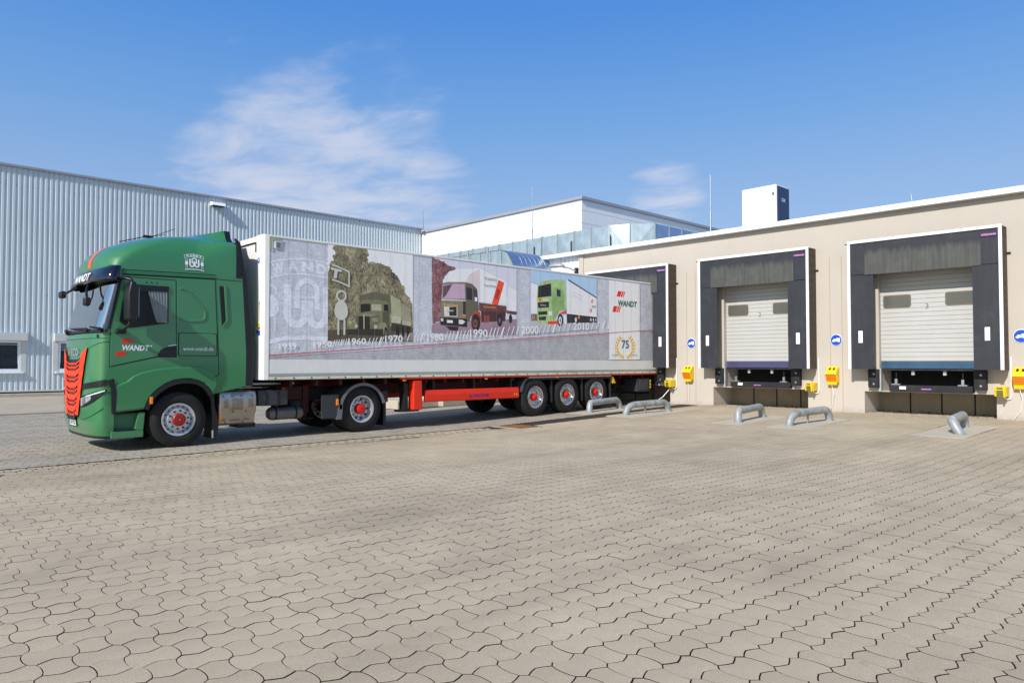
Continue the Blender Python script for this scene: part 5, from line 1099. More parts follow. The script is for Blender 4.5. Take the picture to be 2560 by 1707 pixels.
PRN=[(0,[(6.472,1.68),(8.652,1.787),(11.586,2.029),(11.587,1.58),(6.474,1.574)]),(0,[(10.346,1.948),(13.773,2.175),(19.887,2.613),(19.877,1.602),(10.348,1.576)]),(1,[(7.773,4.098),(10.005,4.104),(10.015,2.058),(7.79,2.002)]),(2,[(7.783,3.487),(7.848,3.73),(7.924,3.733),(7.89,3.82),(7.952,3.891),(7.893,4.014),(7.965,4.076),(8.111,4.078),(8.752,4.082),(8.797,3.979),(8.756,3.885),(8.799,3.755),(8.897,3.827),(9.003,3.785),(9.108,3.811),(9.243,3.739),(9.378,3.717),(9.447,3.608),(9.571,3.55),(9.656,3.394),(9.782,3.287),(9.769,3.17),(9.882,3.083),(9.997,2.926),(10.014,2.316),(7.789,2.183)]),(3,[(7.788,2.236),(10.014,2.363),(10.015,2.035),(7.79,2.002)]),(4,[(9.306,2.158),(10.014,2.246),(10.015,2.054),(9.253,2.029)]),(5,[(8.567,3.034),(8.72,3.073),(8.98,3.144),(9.153,3.106),(9.382,3.091),(9.412,2.664),(8.57,2.625)]),(6,[(9.382,3.093),(9.658,2.977),(9.688,2.607),(9.412,2.607)]),(7,[(9.686,2.92),(9.926,2.805),(9.964,2.502),(9.702,2.538)]),(8,[(9.412,2.607),(9.688,2.607),(9.661,2.444),(9.413,2.458)]),(9,[(9.716,2.539),(9.956,2.49),(9.956,2.385),(9.717,2.411)]),(10,[(9.413,2.458),(9.971,2.39),(9.943,2.256),(9.414,2.263)]),(11,[(8.564,2.846),(8.594,2.903),(8.67,2.936),(9.034,2.963),(9.261,2.949),(9.342,2.89),(9.365,2.296),(9.118,2.288),(8.545,2.602)]),(12,[(9.169,2.698),(9.357,2.707),(9.373,2.285),(9.171,2.29)]),(13,[(8.594,2.837),(8.851,2.862),(8.852,2.694),(8.595,2.648)]),(14,[(8.877,2.852),(9.136,2.86),(9.136,2.715),(8.878,2.707)]),(15,[(9.2,2.863),(9.318,2.87),(9.335,2.711),(9.201,2.718)]),(16,[(8.54,2.591),(8.723,2.632),(9.084,2.638),(9.097,2.288),(8.522,2.27)]),(17,[(8.54,2.591),(8.723,2.632),(9.084,2.638),(8.853,2.576)]),(18,[(8.525,2.568),(8.832,2.566),(8.842,2.28),(8.512,2.27)]),(19,[(8.667,2.603),(8.69,2.604),(8.695,2.286),(8.677,2.286)]),(20,[(8.892,2.528),(9.058,2.526),(9.058,2.512),(8.893,2.514)]),(20,[(8.893,2.492),(9.058,2.49),(9.058,2.476),(8.893,2.479)]),(21,[(8.297,2.252),(8.316,2.362),(8.395,2.424),(8.508,2.424),(8.509,2.259)]),(22,[(9.046,2.282),(9.069,2.404),(9.143,2.457),(9.256,2.443),(9.3,2.34),(9.3,2.18),(9.039,2.173)]),(23,[(8.272,2.273),(9.184,2.302),(9.199,2.155),(8.273,2.149)]),(24,[(8.526,2.347),(8.524,2.334),(8.518,2.321),(8.509,2.311),(8.497,2.304),(8.484,2.302),(8.471,2.304),(8.459,2.309),(8.449,2.319),(8.443,2.331),(8.441,2.344),(8.443,2.358),(8.449,2.37),(8.458,2.38),(8.47,2.387),(8.483,2.39),(8.497,2.388),(8.509,2.382),(8.518,2.373),(8.524,2.361)]),(24,[(9.035,2.349),(9.033,2.334),(9.026,2.321),(9.015,2.31),(9.001,2.303),(8.986,2.3),(8.97,2.302),(8.956,2.308),(8.945,2.318),(8.938,2.331),(8.935,2.346),(8.938,2.36),(8.945,2.374),(8.956,2.384),(8.97,2.392),(8.985,2.395),(9.0,2.393),(9.014,2.387),(9.026,2.377),(9.033,2.364)]),(25,[(9.306,2.215),(9.304,2.171),(9.298,2.131),(9.289,2.1),(9.277,2.08),(9.263,2.072),(9.25,2.079),(9.238,2.099),(9.228,2.13),(9.222,2.169),(9.22,2.212),(9.221,2.256),(9.227,2.295),(9.237,2.327),(9.249,2.347),(9.262,2.354),(9.275,2.348),(9.287,2.328),(9.297,2.297),(9.303,2.258)]),(26,[(9.29,2.207),(9.289,2.186),(9.286,2.167),(9.281,2.152),(9.275,2.142),(9.268,2.139),(9.262,2.142),(9.256,2.151),(9.251,2.166),(9.248,2.185),(9.247,2.206),(9.247,2.227),(9.25,2.246),(9.255,2.262),(9.261,2.271),(9.268,2.275),(9.274,2.272),(9.28,2.262),(9.285,2.247),(9.288,2.228)]),(25,[(9.637,2.263),(9.634,2.22),(9.627,2.181),(9.617,2.15),(9.603,2.13),(9.587,2.123),(9.572,2.13),(9.558,2.149),(9.547,2.179),(9.54,2.218),(9.537,2.26),(9.539,2.303),(9.546,2.342),(9.557,2.373),(9.571,2.393),(9.586,2.4),(9.601,2.394),(9.615,2.374),(9.627,2.344),(9.634,2.306)]),(27,[(9.782,2.258),(9.78,2.215),(9.774,2.176),(9.765,2.145),(9.753,2.125),(9.74,2.118),(9.727,2.124),(9.716,2.144),(9.706,2.174),(9.7,2.213),(9.698,2.256),(9.7,2.299),(9.705,2.338),(9.714,2.369),(9.726,2.389),(9.739,2.396),(9.752,2.39),(9.764,2.37),(9.773,2.34),(9.779,2.301)]),(25,[(9.914,2.255),(9.913,2.215),(9.907,2.179),(9.899,2.151),(9.888,2.132),(9.875,2.125),(9.863,2.131),(9.852,2.149),(9.843,2.178),(9.837,2.213),(9.835,2.253),(9.837,2.292),(9.842,2.328),(9.851,2.357),(9.862,2.375),(9.874,2.382),(9.886,2.376),(9.898,2.358),(9.907,2.33),(9.912,2.295)]),(28,[(10.566,4.077),(13.408,4.046),(13.407,2.276),(10.573,2.264)]),(29,[(10.566,4.073),(10.736,4.05),(10.846,4.018),(10.973,3.972),(11.084,3.928),(11.246,3.912),(11.36,3.864),(11.117,3.792),(10.974,3.679),(10.901,3.485),(10.865,3.083),(10.851,2.558),(10.587,2.469),(10.569,3.262)]),(30,[(10.572,2.449),(10.867,2.559),(13.407,2.701),(13.407,2.276),(10.573,2.264)]),(31,[(10.911,3.498),(10.974,3.641),(11.117,3.779),(11.376,3.87),(12.1,3.943),(12.222,3.901),(12.049,3.52),(11.642,3.567)]),(32,[(11.625,3.56),(11.742,3.756),(12.1,3.932),(12.126,3.106),(12.015,3.413),(11.844,3.53)]),(33,[(12.1,3.932),(13.013,3.678),(13.036,3.072),(12.126,3.101)]),(34,[(13.08,3.542),(13.408,3.463),(13.407,2.901),(13.043,2.916)]),(35,[(12.75,3.706),(12.958,3.641),(12.728,3.034),(12.513,3.062)]),(36,[(12.703,3.488),(12.823,3.415),(12.692,3.166),(12.613,3.241)]),(37,[(12.067,3.071),(13.036,3.029),(13.036,2.872),(12.085,2.85)]),(38,[(12.231,2.994),(12.649,2.99),(12.649,2.944),(12.231,2.949)]),(39,[(13.036,2.915),(13.407,2.901),(13.407,2.81),(13.036,2.834)]),(40,[(12.137,2.853),(13.014,2.871),(12.995,2.63),(12.155,2.571)]),(41,[(10.895,3.472),(11.054,3.517),(11.609,3.559),(11.844,3.53),(12.008,3.412),(12.05,3.102),(12.075,2.868),(11.819,2.726),(11.745,2.555),(11.594,2.575),(10.835,2.627),(10.849,3.057)]),(42,[(11.625,3.54),(11.844,3.525),(12.008,3.412),(12.05,3.102),(12.075,2.868),(11.819,2.726),(11.745,2.555),(11.638,2.577)]),(43,[(10.902,3.43),(11.279,3.488),(11.595,3.507),(11.616,3.141),(10.871,3.083)]),(44,[(10.911,3.406),(11.198,3.472),(10.998,3.178),(10.896,3.104)]),(45,[(10.849,3.074),(11.636,3.103),(11.636,3.083),(10.849,3.052)]),(46,[(11.649,3.433),(11.844,3.414),(11.852,3.116),(11.66,3.13)]),(47,[(11.885,3.398),(12.015,3.381),(12.029,3.095),(11.913,3.107)]),(48,[(11.93,3.199),(12.015,3.196),(12.016,3.094),(11.93,3.095)]),(49,[(10.938,2.912),(11.363,2.945),(11.363,2.675),(10.955,2.672)]),(50,[(11.104,2.908),(11.34,2.928),(11.34,2.692),(11.104,2.689)]),(51,[(11.543,3.072),(11.63,3.072),(11.631,2.73),(11.544,2.739)]),(52,[(11.537,2.744),(11.624,2.738),(11.624,2.692),(11.538,2.698)]),(53,[(10.804,2.643),(11.678,2.637),(11.678,2.432),(10.836,2.453)]),(54,[(10.978,2.433),(11.397,2.427),(11.364,2.32),(11.122,2.338)]),(55,[(11.031,2.583),(11.217,2.58),(11.218,2.515),(11.032,2.515)]),(56,[(10.835,2.62),(10.92,2.616),(10.92,2.541),(10.842,2.546)]),(57,[(11.406,2.606),(11.525,2.605),(11.618,2.563),(11.525,2.493),(11.406,2.499)]),(58,[(11.805,2.596),(11.825,2.726),(11.893,2.82),(11.999,2.854),(12.113,2.828),(12.141,2.688),(12.141,2.583),(12.085,2.686),(11.999,2.747),(11.914,2.717),(11.86,2.624),(11.846,2.52)]),(59,[(12.117,2.561),(12.109,2.493),(12.088,2.431),(12.054,2.382),(12.012,2.35),(11.966,2.337),(11.919,2.347),(11.877,2.376),(11.844,2.423),(11.823,2.483),(11.816,2.55),(11.823,2.617),(11.844,2.679),(11.877,2.728),(11.918,2.761),(11.965,2.774),(12.011,2.765),(12.054,2.736),(12.087,2.689),(12.109,2.629)]),(60,[(12.024,2.532),(12.02,2.498),(12.009,2.467),(11.993,2.442),(11.972,2.426),(11.948,2.42),(11.925,2.425),(11.904,2.439),(11.888,2.463),(11.877,2.493),(11.873,2.526),(11.877,2.56),(11.887,2.591),(11.904,2.616),(11.925,2.632),(11.948,2.638),(11.971,2.634),(11.992,2.619),(12.009,2.596),(12.02,2.566)]),(61,[(11.982,2.53),(11.981,2.514),(11.976,2.5),(11.968,2.488),(11.959,2.48),(11.948,2.477),(11.938,2.479),(11.928,2.486),(11.921,2.498),(11.916,2.512),(11.914,2.528),(11.916,2.544),(11.921,2.559),(11.928,2.57),(11.938,2.578),(11.948,2.581),(11.959,2.579),(11.968,2.572),(11.976,2.561),(11.981,2.546)]),(62,[(12.241,2.739),(12.435,2.767),(12.435,2.595),(12.242,2.556)]),(63,[(12.885,2.65),(12.881,2.598),(12.868,2.551),(12.847,2.513),(12.822,2.489),(12.794,2.48),(12.766,2.487),(12.741,2.51),(12.721,2.546),(12.708,2.591),(12.703,2.642),(12.708,2.694),(12.72,2.741),(12.74,2.778),(12.766,2.803),(12.794,2.812),(12.822,2.805),(12.847,2.783),(12.868,2.747),(12.881,2.701)]),(64,[(12.823,2.642),(12.821,2.62),(12.816,2.601),(12.808,2.585),(12.798,2.575),(12.787,2.571),(12.775,2.574),(12.765,2.583),(12.757,2.598),(12.752,2.617),(12.75,2.639),(12.752,2.66),(12.757,2.68),(12.765,2.696),(12.775,2.706),(12.787,2.71),(12.798,2.707),(12.808,2.698),(12.816,2.683),(12.821,2.663)]),(65,[(13.241,2.702),(13.238,2.664),(13.23,2.63),(13.216,2.602),(13.2,2.584),(13.181,2.577),(13.163,2.583),(13.146,2.599),(13.133,2.626),(13.124,2.659),(13.121,2.697),(13.124,2.735),(13.133,2.769),(13.146,2.797),(13.163,2.815),(13.181,2.822),(13.2,2.817),(13.216,2.8),(13.23,2.774),(13.238,2.74)]),(66,[(13.951,4.081),(16.753,4.052),(16.747,2.761),(13.95,2.653)]),(67,[(13.951,3.739),(14.218,3.686),(14.217,2.889),(13.95,2.871)]),(68,[(13.951,3.75),(14.218,3.697),(14.218,3.68),(13.951,3.733)]),(69,[(13.95,2.871),(14.217,2.875),(14.217,2.686),(13.95,2.662)]),(70,[(13.95,2.667),(16.747,2.878),(16.746,2.54),(13.949,2.327)]),(71,[(15.406,3.909),(16.75,3.474),(16.747,2.899),(15.416,2.939)]),(72,[(15.481,3.939),(16.75,3.498),(16.75,3.455),(15.481,3.891)]),(73,[(15.403,2.938),(16.747,2.896),(16.747,2.737),(15.424,2.666)]),(74,[(14.178,3.338),(14.218,3.652),(14.332,3.759),(14.536,3.824),(15.125,3.91),(15.349,3.875),(15.403,3.032),(15.122,3.013),(15.003,2.868),(14.833,2.624),(14.209,2.629)]),(75,[(14.836,3.639),(15.124,3.659),(15.296,3.584),(15.316,3.028),(15.122,3.013),(15.003,2.868),(14.833,2.687),(14.784,3.261)]),(76,[(14.242,3.648),(14.752,3.763),(14.772,3.404),(14.218,3.324)]),(77,[(14.983,3.615),(15.145,3.597),(15.153,3.399),(14.991,3.418)]),(78,[(14.844,3.651),(14.954,3.676),(14.962,3.416),(14.86,3.375)]),(79,[(14.21,3.193),(14.668,3.24),(14.667,3.082),(14.233,3.037)]),(80,[(14.229,2.94),(14.597,2.975),(14.596,2.878),(14.245,2.845)]),(80,[(14.249,2.8),(14.559,2.825),(14.534,2.716),(14.273,2.705)]),(81,[(14.242,3.306),(14.372,3.322),(14.355,3.236),(14.25,3.224)]),(82,[(14.446,3.72),(14.503,3.781),(14.578,3.792),(14.511,3.73)]),(83,[(14.638,2.966),(14.792,2.982),(14.783,2.858),(14.654,2.844)]),(84,[(14.617,2.685),(14.994,2.708),(15.071,2.923),(15.39,3.043),(15.407,2.939),(15.174,2.91),(15.045,2.768),(15.019,2.613),(14.616,2.616)]),(85,[(15.286,2.895),(15.39,2.9),(15.389,2.656),(15.302,2.647)]),(86,[(15.259,2.742),(15.253,2.687),(15.236,2.638),(15.209,2.598),(15.175,2.572),(15.138,2.562),(15.101,2.57),(15.068,2.593),(15.042,2.631),(15.025,2.679),(15.019,2.732),(15.025,2.786),(15.042,2.835),(15.069,2.875),(15.102,2.901),(15.139,2.912),(15.176,2.905),(15.21,2.881),(15.236,2.844),(15.253,2.796)]),(87,[(15.199,2.739),(15.195,2.705),(15.186,2.674),(15.17,2.649),(15.151,2.632),(15.13,2.626),(15.109,2.631),(15.09,2.646),(15.075,2.669),(15.065,2.7),(15.062,2.734),(15.065,2.768),(15.075,2.799),(15.09,2.824),(15.109,2.841),(15.131,2.847),(15.152,2.843),(15.171,2.828),(15.186,2.804),(15.196,2.773)]),(88,[(15.16,2.738),(15.159,2.722),(15.154,2.708),(15.148,2.697),(15.139,2.69),(15.13,2.687),(15.121,2.689),(15.112,2.696),(15.106,2.707),(15.102,2.72),(15.1,2.735),(15.102,2.751),(15.106,2.765),(15.113,2.776),(15.121,2.783),(15.13,2.786),(15.14,2.784),(15.148,2.777),(15.155,2.767),(15.159,2.753)]),(86,[(15.899,2.782),(15.894,2.735),(15.88,2.693),(15.858,2.659),(15.83,2.636),(15.8,2.628),(15.769,2.634),(15.742,2.654),(15.72,2.687),(15.707,2.728),(15.702,2.774),(15.707,2.821),(15.721,2.863),(15.743,2.897),(15.77,2.92),(15.801,2.929),(15.831,2.923),(15.859,2.903),(15.881,2.87),(15.894,2.829)]),(89,[(15.85,2.78),(15.847,2.756),(15.84,2.734),(15.829,2.716),(15.815,2.704),(15.8,2.7),(15.785,2.703),(15.771,2.714),(15.76,2.73),(15.753,2.752),(15.751,2.776),(15.754,2.801),(15.761,2.823),(15.772,2.84),(15.785,2.852),(15.801,2.857),(15.816,2.854),(15.83,2.843),(15.84,2.826),(15.847,2.804)]),(86,[(16.539,2.808),(16.535,2.778),(16.526,2.75),(16.511,2.728),(16.493,2.713),(16.473,2.707),(16.453,2.711),(16.434,2.725),(16.42,2.746),(16.411,2.773),(16.408,2.803),(16.411,2.833),(16.421,2.861),(16.435,2.883),(16.453,2.898),(16.474,2.903),(16.494,2.899),(16.512,2.886),(16.527,2.865),(16.536,2.838)]),(89,[(16.506,2.807),(16.504,2.791),(16.5,2.776),(16.492,2.765),(16.483,2.757),(16.473,2.754),(16.463,2.756),(16.454,2.763),(16.447,2.774),(16.442,2.788),(16.44,2.804),(16.442,2.82),(16.447,2.834),(16.454,2.846),(16.463,2.854),(16.473,2.856),(16.484,2.854),(16.493,2.847),(16.5,2.836),(16.504,2.822)]),(86,[(16.652,2.813),(16.649,2.784),(16.64,2.758),(16.626,2.738),(16.609,2.724),(16.59,2.719),(16.571,2.723),(16.554,2.735),(16.541,2.755),(16.532,2.78),(16.529,2.808),(16.533,2.836),(16.541,2.862),(16.555,2.882),(16.572,2.896),(16.591,2.901),(16.61,2.898),(16.627,2.885),(16.641,2.866),(16.649,2.841)]),(89,[(16.621,2.811),(16.62,2.797),(16.615,2.783),(16.608,2.772),(16.6,2.765),(16.59,2.762),(16.581,2.764),(16.572,2.771),(16.566,2.781),(16.561,2.794),(16.56,2.809),(16.562,2.824),(16.566,2.837),(16.573,2.848),(16.581,2.855),(16.591,2.858),(16.6,2.856),(16.609,2.849),(16.616,2.839),(16.62,2.826)]),(86,[(16.747,2.816),(16.745,2.795),(16.738,2.775),(16.727,2.759),(16.714,2.748),(16.699,2.744),(16.684,2.747),(16.671,2.756),(16.661,2.772),(16.654,2.791),(16.652,2.813),(16.654,2.834),(16.661,2.854),(16.672,2.87),(16.685,2.881),(16.7,2.885),(16.714,2.882),(16.728,2.873),(16.738,2.857),(16.745,2.838)]),(89,[(16.723,2.815),(16.722,2.804),(16.719,2.794),(16.713,2.785),(16.707,2.78),(16.699,2.778),(16.692,2.779),(16.685,2.784),(16.68,2.792),(16.677,2.802),(16.676,2.814),(16.677,2.825),(16.68,2.835),(16.686,2.844),(16.692,2.849),(16.7,2.851),(16.707,2.85),(16.714,2.845),(16.719,2.837),(16.722,2.827)]),(90,[(15.904,2.908),(15.958,2.91),(15.958,2.82),(15.904,2.812)]),(91,[(16.514,3.416),(16.551,3.419),(16.523,3.313),(16.485,3.311)]),(91,[(16.565,3.416),(16.589,3.415),(16.56,3.309),(16.537,3.308)]),(91,[(16.461,3.139),(16.498,3.141),(16.47,3.036),(16.432,3.035)]),(91,[(16.512,3.139),(16.536,3.137),(16.507,3.032),(16.484,3.031)]),(92,[(15.625,3.606),(16.12,3.501),(16.12,3.473),(15.625,3.579)]),(92,[(15.625,3.502),(16.074,3.405),(16.074,3.378),(15.625,3.476)]),(93,[(17.336,4.058),(18.904,4.059),(18.905,1.634),(17.331,1.623)]),(94,[(17.776,3.752),(17.965,3.756),(17.887,3.581),(17.703,3.576)]),(94,[(17.991,3.754),(18.068,3.756),(17.979,3.574),(17.897,3.576)]),(94,[(18.094,3.755),(18.146,3.755),(18.056,3.573),(18.01,3.573)]),(94,[(17.556,3.274),(17.732,3.28),(17.67,3.094),(17.489,3.088)]),(94,[(17.762,3.279),(17.844,3.28),(17.761,3.089),(17.69,3.088)]),(94,[(17.869,3.278),(17.92,3.278),(17.842,3.086),(17.792,3.087)]),(95,[(18.061,1.699),(18.023,1.752),(17.914,1.766),(17.967,1.706)]),(95,[(18.061,1.699),(17.967,1.707),(17.888,1.657),(17.999,1.653)]),(95,[(17.949,1.724),(17.936,1.782),(17.838,1.814),(17.862,1.747)]),(95,[(17.949,1.724),(17.863,1.747),(17.766,1.713),(17.87,1.691)]),(95,[(17.85,1.772),(17.863,1.83),(17.784,1.878),(17.778,1.809)]),(95,[(17.85,1.772),(17.779,1.81),(17.672,1.793),(17.76,1.754)]),(95,[(17.773,1.84),(17.811,1.894),(17.757,1.953),(17.72,1.888)]),(95,[(17.773,1.84),(17.721,1.888),(17.612,1.891),(17.679,1.838)]),(95,[(17.723,1.923),(17.783,1.968),(17.757,2.035),(17.694,1.978)]),(95,[(17.723,1.923),(17.695,1.978),(17.592,1.999),(17.632,1.936)]),(95,[(17.704,2.013),(17.781,2.047),(17.786,2.116),(17.7,2.071)]),(95,[(17.704,2.013),(17.701,2.072),(17.612,2.109),(17.623,2.041)]),(95,[(17.716,2.105),(17.805,2.125),(17.841,2.191),(17.739,2.162)]),(95,[(17.716,2.105),(17.74,2.162),(17.671,2.214),(17.652,2.146)]),(95,[(17.76,2.191),(17.854,2.196),(17.917,2.254),(17.807,2.243)]),(95,[(17.76,2.191),(17.808,2.243),(17.765,2.305),(17.717,2.242)]),(95,[(17.832,2.266),(17.924,2.254),(18.01,2.3),(17.9,2.308)]),(95,[(17.832,2.266),(17.901,2.308),(17.887,2.376),(17.813,2.323)]),(95,[(18.18,1.699),(18.242,1.654),(18.355,1.659),(18.275,1.708)]),(95,[(18.18,1.699),(18.276,1.707),(18.331,1.769),(18.22,1.753)]),(95,[(18.294,1.725),(18.375,1.693),(18.483,1.717),(18.383,1.751)]),(95,[(18.294,1.725),(18.384,1.75),(18.41,1.818),(18.309,1.784)]),(95,[(18.396,1.776),(18.49,1.758),(18.584,1.8),(18.471,1.815)]),(95,[(18.396,1.776),(18.472,1.814),(18.466,1.884),(18.384,1.835)]),(95,[(18.478,1.846),(18.576,1.846),(18.648,1.902),(18.532,1.897)]),(95,[(18.478,1.846),(18.534,1.896),(18.496,1.962),(18.439,1.901)]),(95,[(18.531,1.932),(18.627,1.948),(18.672,2.014),(18.562,1.989)]),(95,[(18.531,1.932),(18.563,1.989),(18.497,2.046),(18.469,1.977)]),(95,[(18.553,2.025),(18.639,2.057),(18.652,2.127),(18.556,2.085)]),(95,[(18.553,2.025),(18.558,2.085),(18.468,2.128),(18.472,2.058)]),(95,[(18.541,2.119),(18.61,2.164),(18.591,2.233),(18.517,2.177)]),(95,[(18.541,2.119),(18.518,2.177),(18.413,2.202),(18.448,2.136)]),(95,[(18.496,2.206),(18.543,2.26),(18.493,2.322),(18.447,2.257)]),(95,[(18.496,2.206),(18.448,2.257),(18.335,2.263),(18.399,2.206)]),(95,[(18.423,2.279),(18.443,2.338),(18.367,2.388),(18.352,2.318)]),(95,[(18.423,2.279),(18.353,2.319),(18.241,2.305),(18.328,2.263)]),(96,[(6.472,1.675),(19.887,2.607),(19.887,2.625),(6.472,1.693)]),(97,[(7.91,1.897),(7.927,1.897),(7.96,2.027),(7.943,2.026)]),(97,[(7.968,1.903),(7.985,1.903),(8.017,2.033),(8.0,2.032)]),(97,[(8.026,1.908),(8.042,1.908),(8.075,2.038),(8.058,2.038)]),(97,[(8.084,1.914),(8.118,1.914),(8.151,2.045),(8.117,2.044)]),(97,[(8.142,1.919),(8.159,1.92),(8.192,2.05),(8.175,2.05)]),(97,[(8.201,1.925),(8.218,1.925),(8.251,2.056),(8.234,2.056)]),(97,[(8.26,1.931),(8.277,1.931),(8.311,2.062),(8.293,2.062)]),(97,[(8.767,1.933),(8.787,1.933),(8.854,2.09),(8.833,2.09)]),(97,[(8.87,1.941),(8.891,1.942),(8.958,2.1),(8.937,2.099)]),(97,[(8.948,1.948),(8.969,1.948),(9.037,2.107),(9.016,2.107)]),(97,[(9.054,1.957),(9.096,1.958),(9.164,2.117),(9.121,2.116)]),(97,[(9.12,1.963),(9.141,1.963),(9.209,2.123),(9.188,2.122)]),(97,[(9.831,2.031),(9.853,2.032),(9.926,2.208),(9.903,2.208)]),(97,[(10.03,2.048),(10.052,2.049),(10.126,2.227),(10.103,2.226)]),(97,[(10.116,2.056),(10.139,2.056),(10.213,2.235),(10.19,2.234)]),(97,[(10.203,2.063),(10.249,2.064),(10.324,2.244),(10.277,2.243)]),(97,[(10.29,2.071),(10.313,2.071),(10.389,2.251),(10.365,2.251)]),(97,[(10.947,2.1),(10.973,2.101),(11.055,2.29),(11.029,2.29)]),(97,[(11.052,2.108),(11.078,2.109),(11.16,2.299),(11.135,2.299)]),(97,[(11.161,2.116),(11.186,2.117),(11.27,2.308),(11.244,2.308)]),(97,[(11.283,2.126),(11.335,2.127),(11.42,2.32),(11.368,2.318)]),(97,[(11.397,2.135),(11.424,2.135),(11.509,2.329),(11.482,2.328)]),(97,[(11.519,2.144),(11.546,2.145),(11.631,2.339),(11.605,2.338)]),(97,[(11.629,2.152),(11.655,2.153),(11.742,2.348),(11.715,2.347)]),(97,[(12.407,2.211),(12.435,2.211),(12.528,2.434),(12.499,2.433)]),(97,[(12.535,2.22),(12.564,2.221),(12.657,2.445),(12.628,2.444)]),(97,[(12.657,2.23),(12.686,2.231),(12.779,2.455),(12.75,2.454)]),(97,[(12.812,2.242),(12.871,2.243),(12.966,2.469),(12.907,2.467)]),(97,[(13.032,2.259),(13.062,2.259),(13.159,2.487),(13.129,2.486)]),(97,[(13.2,2.272),(13.23,2.272),(13.328,2.501),(13.297,2.5)]),(97,[(13.369,2.285),(13.4,2.285),(13.499,2.516),(13.468,2.515)]),(97,[(14.249,2.34),(14.281,2.341),(14.387,2.579),(14.354,2.578)]),(97,[(14.411,2.353),(14.443,2.354),(14.55,2.593),(14.518,2.592)]),(97,[(14.575,2.365),(14.608,2.366),(14.716,2.607),(14.683,2.606)]),(97,[(14.782,2.381),(14.849,2.383),(14.96,2.626),(14.892,2.623)]),(97,[(15.035,2.4),(15.069,2.401),(15.181,2.646),(15.147,2.645)]),(97,[(15.228,2.415),(15.263,2.416),(15.376,2.663),(15.341,2.661)]),(97,[(15.423,2.43),(15.458,2.431),(15.573,2.679),(15.538,2.678)]),(97,[(16.462,2.513),(16.5,2.514),(16.623,2.756),(16.586,2.755)]),(97,[(16.698,2.531),(16.736,2.532),(16.861,2.776),(16.823,2.775)]),(97,[(16.985,2.553),(17.024,2.554),(17.152,2.801),(17.113,2.799)]),(97,[(17.229,2.572),(17.308,2.574),(17.438,2.823),(17.358,2.82)]),(98,[(6.465,4.08),(6.732,4.072),(6.733,4.0),(6.519,4.016),(6.521,3.82),(6.468,3.818)])]
PTX=[('1939', 6.685, 1.803, 0.384, 0.128, (226, 229, 235), 0.02, 0), ('1950', 7.447, 1.852, 0.439, 0.139, (226, 229, 235), 0.02, 0), ('1960', 8.28, 1.925, 0.452, 0.147, (226, 229, 235), 0.02, 0), ('1970', 9.232, 1.997, 0.486, 0.157, (226, 229, 235), 0.02, 0), ('1980', 10.422, 2.062, 0.491, 0.17, (226, 229, 235), 0.02, 0), ('1990', 11.762, 2.177, 0.596, 0.198, (232, 234, 238), 0.02, 0), ('2000', 13.572, 2.308, 0.669, 0.214, (232, 234, 238), 0.02, 0), ('2010', 15.679, 2.474, 0.714, 0.218, (232, 234, 238), 0.02, 0), ('WANDT', 17.767, 3.289, 0.97, 0.182, (24, 90, 62), 0.03, 0.12), ('75', 17.937, 1.974, 0.37, 0.257, (70, 84, 84), 0.02, 0), ('1939', 17.481, 1.724, 0.256, 0.076, (130, 134, 140), 0, 0), ('2014', 18.477, 1.729, 0.267, 0.075, (130, 134, 140), 0, 0), ('Wir kommen aus', 12.247, 3.661, 0.423, 0.086, (96, 90, 94), 0, 0), ('Braunschweig', 12.247, 3.476, 0.387, 0.086, (96, 90, 94), 0, 0), ('WANDT', 14.425, 3.251, 0.218, 0.057, (222, 226, 216), 0.03, 0), ('WANDT', 16.498, 3.172, 0.204, 0.068, (80, 126, 104), 0.02, 0), ('Robert Wandt', 10.922, 2.931, 0.457, 0.061, (206, 158, 40), 0.01, 0), ('M·A·N', 11.018, 2.791, 0.205, 0.05, (196, 194, 190), 0.02, 0), ('M·A·N', 14.331, 3.107, 0.204, 0.043, (180, 180, 180), 0.02, 0)]
